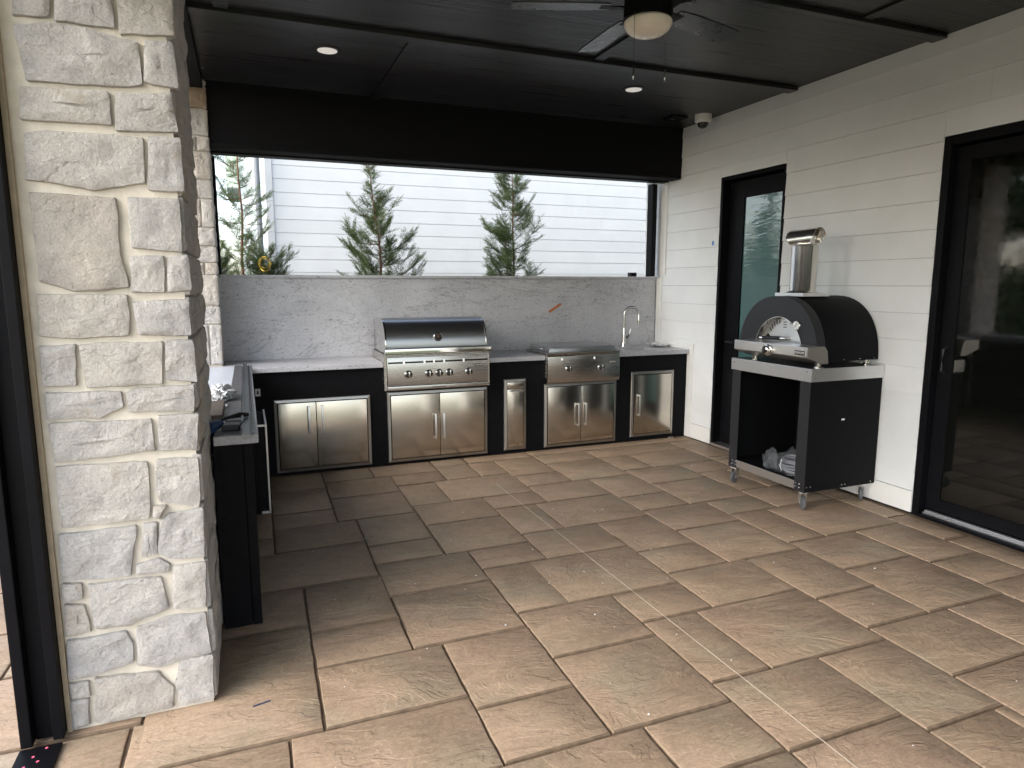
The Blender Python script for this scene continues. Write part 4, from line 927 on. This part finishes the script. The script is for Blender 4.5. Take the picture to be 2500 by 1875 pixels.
for r_ in range(3): fs += [(r_*n_+i, r_*n_+i+1, (r_+1)*n_+i+1, (r_+1)*n_+i) for i in range(n_-1)]
MB().add(vs, fs).build('opening_rim', 'pipe', ov, smooth=True)
# door plate set in the opening with its vents
Dp = archA(ihw-.010, 1.145, izt-.012, iy, 30)
dp = MB().prism(Dp, 0, -.598, -.594).build('oven_door', 'galv', ov, fix=True)
def slot(parent, y, z, l_, w_, ang):
    R_ = Matrix.Rotation(ang, 3, 'X'); m_ = MB()
    m_.box(-.5995, -.5982, y-w_/2, y+w_/2, z-l_/2, z+l_/2, R_); m_.build('vent_slot', 'gap', parent, fix=False)
for sgn in (-1, 1):
    for i in range(5):
        a = rad(33+i*9.5); rr_ = .165
        slot(dp, iy+sgn*cos(a)*rr_*1.04, 1.150+sin(a)*rr_*1.0, .036, .0085, -sgn*(a-pi/2)*-.55)
for i in range(3): slot(dp, iy, 1.262+.019*i, .006, .032, 0)
for sgn in (-1, 1):
    MB().lathe([(.019, -.5995), (.019, -.5982)], (0, iy+sgn*.168, 1.186), 'x', 20).build('vent_hole', 'gap', dp)
hdl = MB().tube([(-.66, iy+.15, 1.178), (-.655, iy+.05, 1.182), (-.648, iy-.01, 1.184)], .014, 14).build('door_handle', 'blackp', dp, smooth=True)
MB().tube([(-.666, iy+.175, 1.177), (-.660, iy+.151, 1.178)], .0165, 14).tube([(-.648, iy-.011, 1.184), (-.64, iy-.045, 1.185), (-.598, iy-.05, 1.185)], .010, 10).tube([(-.655, iy+.13, 1.178), (-.598, iy+.13, 1.178)], .006, 8).build('handle_end', 'bright', hdl, smooth=True)
dp.location.x += .052
box('hearth_lip', 'bright', ov, -.66, -.523, iy-.20, iy+.215, 1.131, 1.141, .002)
# gauge on the front face
MB().lathe([(.032, -.6045), (.034, -.612), (.030, -.618)], (0, -2.062, 1.287), 'x', 30).build('gauge_bezel', 'bright', ov, smooth=True)
gf = MB().lathe([(.0285, -.6183), (.001, -.6190)], (0, -2.062, 1.287), 'x', 30).build('gauge_face', 'paper', ov, smooth=True)
MB().box(-.6205, -.6195, -2.0635, -2.0605, 1.268, 1.306, Matrix.Rotation(rad(35), 3, 'X')).build('gauge_needle', 'blackp', gf)
# control panel wedge
m = MB().prism([(-.785, 1.158), (-.785, 1.092), (-.775, 1.085), (-.650, 1.042), (-.592, 1.041), (-.6055, 1.128), (-.63, 1.160)], 1, -2.345, -1.628)
cp = m.build('control_panel', 'panel', ov, .0015)
MB().lathe([(.040, -.7855), (.041, -.792), (.034, -.797)], (0, -1.985, 1.112), 'x', 30).build('bezel', 'bright', cp, smooth=True)
kb = MB().lathe([(.033, -.7975), (.031, -.816), (.024, -.821), (.002, -.821)], (0, -1.985, 1.112), 'x', 30).build('knob', 'bright', cp, smooth=True)
MB().box(-.832, -.8215, -1.991, -1.979, 1.084, 1.140).build('grip', 'blackp', kb, .003)
lp = box('logo_plate', 'blackp', cp, -.7885, -.7855, -2.322, -2.238, 1.104, 1.134, .002)
box('logo_rim', 'bright', cp, -.7865, -.7853, -2.326, -2.234, 1.100, 1.138, .001)
text_mesh('COYOTE', .020, 'lettering', 'white', lp, (-.7890, -2.280, 1.119), (0, -1, 0), (0, 0, 1), .0004)
# side strip and rivets, feet
for x in (-.50, -.35, -.20, -.06): MB().lathe([(.005, -2.2535), (.004, -2.256)], (x, 0, 1.052), 'y', 10).build('rivet', 'bright', ov)
for x, y in ((-.555, -2.225), (-.10, -2.225), (-.64, -1.70), (-.10, -1.52)):
    MB().lathe([(.034, 1.0005), (.034, 1.010), (.022, 1.012), (.022, 1.028), (.028, 1.030), (.028, 1.0398)], (x, y, 0), seg=24).build('foot', 'bright', ov, smooth=True)
# chimney
fx, fy = -.372, -1.855
box('flue_plate', 'galv', ov, -.50, -.245, -1.99, -1.715, 1.488, 1.513, .002)
MB().lathe([(.118, 1.5135), (.097, 1.522), (.091, 1.53), (.091, 1.852), (.088, 1.86), (.074, 1.868)], (fx, fy, 0), seg=40).build('flue_pipe', 'pipe', ov, smooth=True)
MB().lathe([(.072, 1.8685), (.072, 1.925)], (fx, fy, 0), seg=36).build('flue_collar', 'pipe', ov, smooth=True)
ax = Vector((.2, -.98, .06)).normalized(); nx = Vector((0, 0, 1)).cross(ax)
vs = []; ns = 22; nl = 9; R2 = .078
for t_ in (0, 1):
    for j in range(nl):
        s_ = -1+2*j/(nl-1)
        for i in range(ns+1):
            a = rad(-28+236*i/ns); cut = 1-.35*abs(cos(a))**2 if True else 1
            rr_ = R2-(.003 if t_ else 0)
            L_ = .115*(1-.42*max(0, -sin(a)+.25)); p = Vector((fx, fy, 1.905))+ax*s_*L_+nx*cos(a)*rr_+Vector((0, 0, sin(a)*rr_*.95))
            vs.append(tuple(p))
q = nl*(ns+1); fs = []
for j in range(nl-1):
    for i in range(ns):
        a = j*(ns+1)+i; f = (a, a+1, a+ns+2, a+ns+1); fs.append(f); fs.append(tuple(k+q for k in f)[::-1])
for i in range(ns): fs += [(i, i+1, i+1+q, i+q), ((nl-1)*(ns+1)+i, (nl-1)*(ns+1)+i+1, (nl-1)*(ns+1)+i+1+q, (nl-1)*(ns+1)+i+q)]
for j in range(nl-1): a = j*(ns+1); fs += [(a, a+ns+1, a+ns+1+q, a+q), (a+ns, a+2*ns+1, a+2*ns+1+q, a+ns+q)]
MB().add(vs, fs).build('flue_cap', 'pipe', ov, smooth=True, fix=True)

# hose in a bag on the cart shelf
hz = thing('gas_hose', 'coiled grey gas hose in clear plastic on the lower shelf of the oven cart', 'hose', (-.48, -2.02, .2))
for k_, (r_, z_) in enumerate(((.135, .212), (.128, .228), (.132, .243), (.120, .258), (.128, .272))):
    c0 = Vector((-.47+.004*k_, -2.035, z_))
    MB().tube([(c0.x+r_*.8*cos(2*pi*i/36), c0.y+r_*1.25*sin(2*pi*i/36), c0.z+.006*sin(i*.6+k_)) for i in range(37)], .0085, 8, False).build('hose_coil', 'hose', hz, smooth=True)
MB().tube([(-.60, -1.99, .205), (-.613, -1.985, .24), (-.595, -1.98, .288)], .004, 6).build('tie', 'paper', hz, smooth=True)
mb_, n__, b__ = new_mat('clear_plastic_bag'); b__.inputs['Base Color'].default_value = (.36, .38, .41, 1); b__.inputs['Roughness'].default_value = .12; b__.inputs['Alpha'].default_value = .11; MT['bag'] = mb_
def bag_crumple(c, r, seed, sq, amp):
    bm = bmesh.new(); bmesh.ops.create_icosphere(bm, subdivisions=3, radius=1)
    for v in bm.verts:
        p = v.co.copy(); k_ = 1+amp*noise.noise(p*2.4+Vector((seed, 0, 0)))+amp*.6*noise.noise(p*7+Vector((0, seed, 0)))
        v.co = Vector((p.x*sq[0]*r*k_+c[0], p.y*sq[1]*r*k_+c[1], max(.1985, p.z*sq[2]*r*k_+c[2])))-hz.location
    me = bpy.data.meshes.new('plastic_bag'); bm.to_mesh(me); bm.free(); me.materials.append(MT['bag']); o_ = bpy.data.objects.new('plastic_bag', me); COL.objects.link(o_); o_.parent = hz
bag_crumple((-.50, -2.03, .25), .14, 2, (.95, 1.35, .62), .55)
bag_crumple((-.60, -1.875, .235), .055, 5, (.7, 1.0, 1.5), .9)

# small litter on the floor
o = MB().box(-4.30, -4.235, -3.222, -3.217, .0005, .0035, Matrix.Rotation(rad(14), 3, 'Z')).build('marker_streak', 'bluet', None); tag(o, 'thin dark blue sliver lying on the floor right of the front pillar', 'debris')
o = MB().box(-.23, -.18, -.052, -.02, .0005, .012, Matrix.Rotation(rad(20), 3, 'Z')).build('wood_shim', 'galv', None); tag(o, 'small pale shim on the floor below the single door under the sink', 'debris')

rg = random.Random(12); gm = MB()
for _ in range(70):
    gx, gy = rg.uniform(-4.1, -.3), rg.uniform(-4.4, -.15); r_ = rg.uniform(.0012, .0035)
    gm.box(gx-r_, gx+r_, gy-r_*.8, gy+r_*.8, .0006, .0008+r_, Matrix.Rotation(rg.random()*3, 3, 'Z'))
o = gm.build('floor_grit', 'paper', None, fix=False); tag(o, 'pale grit and crumbs scattered over the patio slabs', 'grit', kind='stuff')

# ================================================================== BEYOND THE OPENING
nb = thing('neighbour_house', 'white lap-sided house side wall seen through the kitchen opening', 'house', (2, 4.8, 0))
HX0, HX1 = -3.78, 9.0
nl_ = [3.272+.1893*i for i in range(-18, 10)]; nl_ = sorted([z for z in nl_ if z > -.16])
for i in range(len(nl_)-1):
    cuts = [HX0+.0, *( [random.uniform(-2.6, 1.5)] if i % 2 else [random.uniform(-1.2, 2.4)] ), random.uniform(3.5, 6), HX1]; cuts.sort()
    for a, b in zip(cuts[:-1], cuts[1:]):
        m = MB().prism([(4.70-.007, nl_[i]+.001), (4.712, nl_[i]+.001), (4.712, nl_[i+1]-.0005), (4.70-.001, nl_[i+1]-.0005)], 0, a+.001, b-.001); m.build('siding_board', 'nsiding', nb)
box('wall_body', 'nsiding', nb, HX0, HX1, 4.7135, 12, -.19, nl_[-1]); box('corner_board', 'nsiding', nb, HX0-.10, HX0-.001, 4.683, 4.80, -.18, nl_[-1], .003)
box('foundation', 'joint' if False else 'pole', nb, HX0, HX1, 4.702, 4.713, -.199, nl_[0])
MB().prism([(HX0-.5, nl_[-1]+.01), (HX1+.5, nl_[-1]+.01), ((HX0+HX1)/2, nl_[-1]+2.4)], 1, 4.3, 12.4).build('roof', 'roofm', nb)
MB().tube([(-3.985, 4.55, -.19), (-3.985, 4.55, 5.8)], .037, 12).build('downpipe', 'pole', nb, smooth=True)
b2 = thing('pale_annex', 'pale blue-green annex wall at the left end of the kitchen opening', 'house', (-4.1, 7.2, 0))
box('wall', 'pale', b2, -4.20, -3.2, 7.0, 9, -.19, 6.0); box('bay', 'eave', b2, -4.42, -4.201, 6.95, 9, 3.215, 6.0, .01)
box('bay_trim', 'pole', b2, -4.415, -4.205, 6.955, 8.9, 3.195, 3.213, .004)

# ---- young conifers
def thuja(name_, label, x, y, ztop, prof, nbr, seed, lean=(0, 0), zb=-.18, sparse=1.0, cs=1.0):
    rnd = random.Random(seed); t = thing(name_, label, 'conifer tree', (x, y, zb), None)
    H = ztop-zb
    def tp(z):
        k = (z-zb)/H; wv = .018*sin(z*3+seed)+.01*sin(z*8+seed*2)
        return Vector((x+lean[0]*max(0, k-.45)**1.3+wv*k, y+lean[1]*k+wv*.6, z))
    pth = [tp(zb+H*i/22) for i in range(23)]
    tk = MB().tube(pth, [.024*(1-i/22)**.8+.0028 for i in range(23)], 8); tk.build('trunk', 'bark', t, smooth=True)
    br = MB(); lf = MB(); LV = []; LF = []
    def leaf(p, d, side, L, W):
        d = d.normalized(); s_ = side.normalized()*W; a = p; b_ = p+d*L*.45+s_; c = p+d*L; e_ = p+d*L*.45-s_
        o = len(LV); LV.extend([tuple(a), tuple(b_), tuple(c), tuple(e_)]); LF.append((o, o+1, o+2, o+3))
    def spray(p, d, L, nrm):
        """flat fan of scale twigs"""
        d = d.normalized(); side = d.cross(nrm).normalized(); n_ = max(3, int(L/.011))
        leaf(p, d, side, L, .0016)
        for i in range(n_):
            k = (i+.5)/n_; s_ = 1 if i % 2 else -1
            ln = (.030+.016*rnd.random())*(1-.55*k)*cs*(.55+.45*min(1, k*5))
            dd = (d*.80+side*s_*(.62+.2*rnd.random())+nrm*rnd.uniform(-.15, .1)); q_ = p+d*L*k
            leaf(q_, dd, nrm.cross(dd)*.8+side*.3, ln, .0038)
            if ln > .022:
                leaf(q_+dd.normalized()*ln*.45, dd+side*s_*-.5, side, ln*.55, .003); leaf(q_+dd.normalized()*ln*.6, dd+side*s_*.7, side, ln*.5, .003)
    z = 1.35
    for i in range(nbr):
        z = 1.30+(ztop-.05-1.30)*((i+rnd.random()*.8)/nbr)
        R_ = 0
        for (za, ra), (zb_, rb) in zip(prof[:-1], prof[1:]):
            if za <= z <= zb_: R_ = ra+(rb-ra)*(z-za)/(zb_-za)
        az = rnd.random()*2*pi; R_ *= rnd.uniform(.25, 1.12)
        if R_ < .03: R_ = .03
        d = Vector((cos(az), sin(az)*.9, 0)); up_ = rnd.uniform(.2, 1.0); p0 = tp(z-.0); pts = []
        nb_ = 8
        for j in range(nb_):
            k = j/(nb_-1); pts.append(p0+d*R_*k+Vector((0, 0, R_*(up_*k**1.25-.12*sin(k*pi))+.01*noise.noise(Vector((z*9, k*4, az))))) )
        br.tube(pts, [.0052*(1-.75*j/(nb_-1))*(.5+R_*1.4) for j in range(nb_)], 5, False)
        subs = [(pts, R_, 1)]
        for _ in range(int(1+R_*9)):
            k = rnd.uniform(.2, .8); j = min(nb_-2, int(k*(nb_-1))); p = pts[j].lerp(pts[j+1], k*(nb_-1)-j)
            dd = ((pts[j+1]-pts[j]).normalized()*rnd.uniform(.3, .9)+Vector((rnd.uniform(-.8, .8), rnd.uniform(-.8, .8), rnd.uniform(-.25, .9)))).normalized()
            L_ = (R_*rnd.uniform(.25, .5)+.04)*(1.15-k*.5); sp_ = [p+dd*L_*q/(nb_-1)+Vector((0, 0, L_*.18*(q/(nb_-1))**2)) for q in range(nb_)]
            br.tube(sp_, [.0026*(1-.7*q/(nb_-1)) for q in range(nb_)], 4, False); subs.append((sp_, L_, .8))
        for pts, RR, kk in subs:
         ns = max(4, int(RR/.014*sparse))
         for s_ in range(ns):
            k = (.16 if kk == 1 else .05)+(.84 if kk == 1 else .95)*(s_+rnd.random())/ns; k = min(k, .999); j = min(nb_-2, int(k*(nb_-1))); p = pts[j].lerp(pts[j+1], k*(nb_-1)-j); tdir = (pts[j+1]-pts[j]).normalized()
            sd_ = tdir.cross(Vector((0, 0, 1))).normalized()*(1 if s_ % 2 else -1); ex = tdir*rnd.uniform(.5, 1.0)+sd_*rnd.uniform(.3, .9)+Vector((0, 0, rnd.uniform(-.25, .55)))
            nr = Vector((rnd.uniform(-.5, .5), rnd.uniform(-.5, .5), 1)).normalized()
            spray(p, ex, rnd.uniform(.05, .12)*cs*(1.2-.45*k), nr)
         spray(pts[-2], (pts[-1]-pts[-2]), .10*cs, Vector((.2, -.4, 1)).normalized())
    spray(tp(ztop-.08), Vector((.1, 0, 1)), .12, Vector((0, 1, .1))); spray(tp(ztop-.05), Vector((-.5, 0, .8)), .09, Vector((0, 1, .1)))
    br.build('branches', 'bark', t, smooth=True, fix=False)
    me = bpy.data.meshes.new('foliage'); me.from_pydata([tuple(Vector(v)-Vector(t.location)) for v in LV], [], LF); me.materials.append(MT['leaf'])
    o = bpy.data.objects.new('foliage', me); COL.objects.link(o); o.parent = t; return len(LF)
cnt = 0
cnt += thuja('young_conifer', 'sparse tall young conifer at the left end of the kitchen opening', -4.245, 2.2, 3.30, [(1.2, .40), (1.75, .42), (2.1, .38), (2.5, .34), (2.9, .28), (3.35, .12)], 44, 1, (.05, 0), sparse=1.0)
cnt += thuja('young_conifer', 'middle young conifer with a thin bare leader leaning left, before the white siding', -2.72, 2.2, 2.98, [(1.2, .54), (1.7, .52), (2.0, .46), (2.3, .38), (2.55, .22), (2.62, .05), (2.80, .05), (2.9, .16), (2.99, .14)], 70, 2, (-.27, 0), sparse=1.15)
cnt += thuja('young_conifer', 'right-hand dense young conifer with a straight stem, before the white siding', -1.075, 2.2, 3.10, [(1.2, .52), (1.75, .50), (2.1, .42), (2.4, .36), (2.75, .26), (3.0, .17), (3.12, .05)], 74, 3, (0, 0), sparse=1.15)
cnt += thuja('young_conifer', 'low bushy conifer beside the far pillar at the left end of the opening', -4.62, 2.75, 2.15, [(1.2, .36), (1.7, .30), (2.0, .16), (2.16, .05)], 50, 4, (0, 0), sparse=1.2)
cnt += thuja('young_conifer', 'low green conifer top just above the stone cap near the leftmost stem', -4.02, 2.35, 1.95, [(1.2, .42), (1.7, .34), (1.85, .18), (1.96, .05)], 46, 5, (0, 0), sparse=1.1)
print('leaves', cnt)
t = thing('tree_strap', 'yellow looped strap in the low conifer at the left of the opening', 'strap', (-4.05, 2.1, 1.8))
for r_, dz in ((.075, 0), (.06, .01), (.068, -.015)):
    MB().tube([(-4.02+r_*cos(2*pi*i/24)*.8, 1.99+.02*sin(i), 1.80+dz+r_*sin(2*pi*i/24)) for i in range(25)], .0045, 6, False).build('loop', 'yellow', t, smooth=True)

# ---- garden to the left and behind the viewer: hedge and trees (seen in reflections)
def leafmass(name_, label, cat, blobs, n_, size, seed, kind=None, trunk=None):
    rnd = random.Random(seed); LV = []; LF = []
    for _ in range(n_):
        b_ = rnd.choice(blobs); v = Vector((rnd.gauss(0, 1), rnd.gauss(0, 1), rnd.gauss(0, 1))).normalized()*(.75+.3*rnd.random())
        c = Vector((b_[0]+v.x*b_[3], b_[1]+v.y*b_[3], b_[2]+v.z*b_[4])); a = Vector((rnd.uniform(-1, 1), rnd.uniform(-1, 1), rnd.uniform(-1, 1))).normalized()*size; d = a.cross(Vector((rnd.uniform(-1, 1), .3, rnd.uniform(-1, 1)))).normalized()*size*.6
        o = len(LV); LV += [tuple(c-a), tuple(c+d), tuple(c+a), tuple(c-d)]; LF.append((o, o+1, o+2, o+3))
    me = bpy.data.meshes.new(name_); me.from_pydata(LV, [], LF); me.materials.append(MT['leaf']); o = bpy.data.objects.new('crown' if trunk else name_, me); COL.objects.link(o)
    if trunk:
        t_ = bpy.data.objects.new(name_, None); COL.objects.link(t_); tag(t_, label, cat); o.parent = t_
        MB().tube([(trunk[0], trunk[1], -.2), (trunk[0]+.1, trunk[1], 3), (trunk[0], trunk[1], 6)], [.25, .18, .08], 10).build('trunk', 'bark', t_, smooth=True)
    else: tag(o, label, cat, None, kind)
leafmass('hedge', 'dense hedge along the garden beyond the left side of the patio', 'hedge', [(-19+random.uniform(-.5, .5), -14+i*1.1, 1.0, 1.1, 1.3) for i in range(34)], 16000, .16, 1, None)
for i, (x, y) in enumerate(((-24, 2), (-27, 13), (-22, -12))):
    leafmass('garden_tree', ['tall green tree beyond the hedge, straight out from the kitchen', 'broad tree at the far corner of the garden', 'tall tree left of the lawn behind the viewer', 'tree behind the pale annex'][i], 'tree', [(x+random.uniform(-2, 2), y+random.uniform(-2, 2), random.uniform(3.5, 7.5), 1.5, 1.2) for _ in range(9)], 6000, .22, 20+i, None, (x, y))
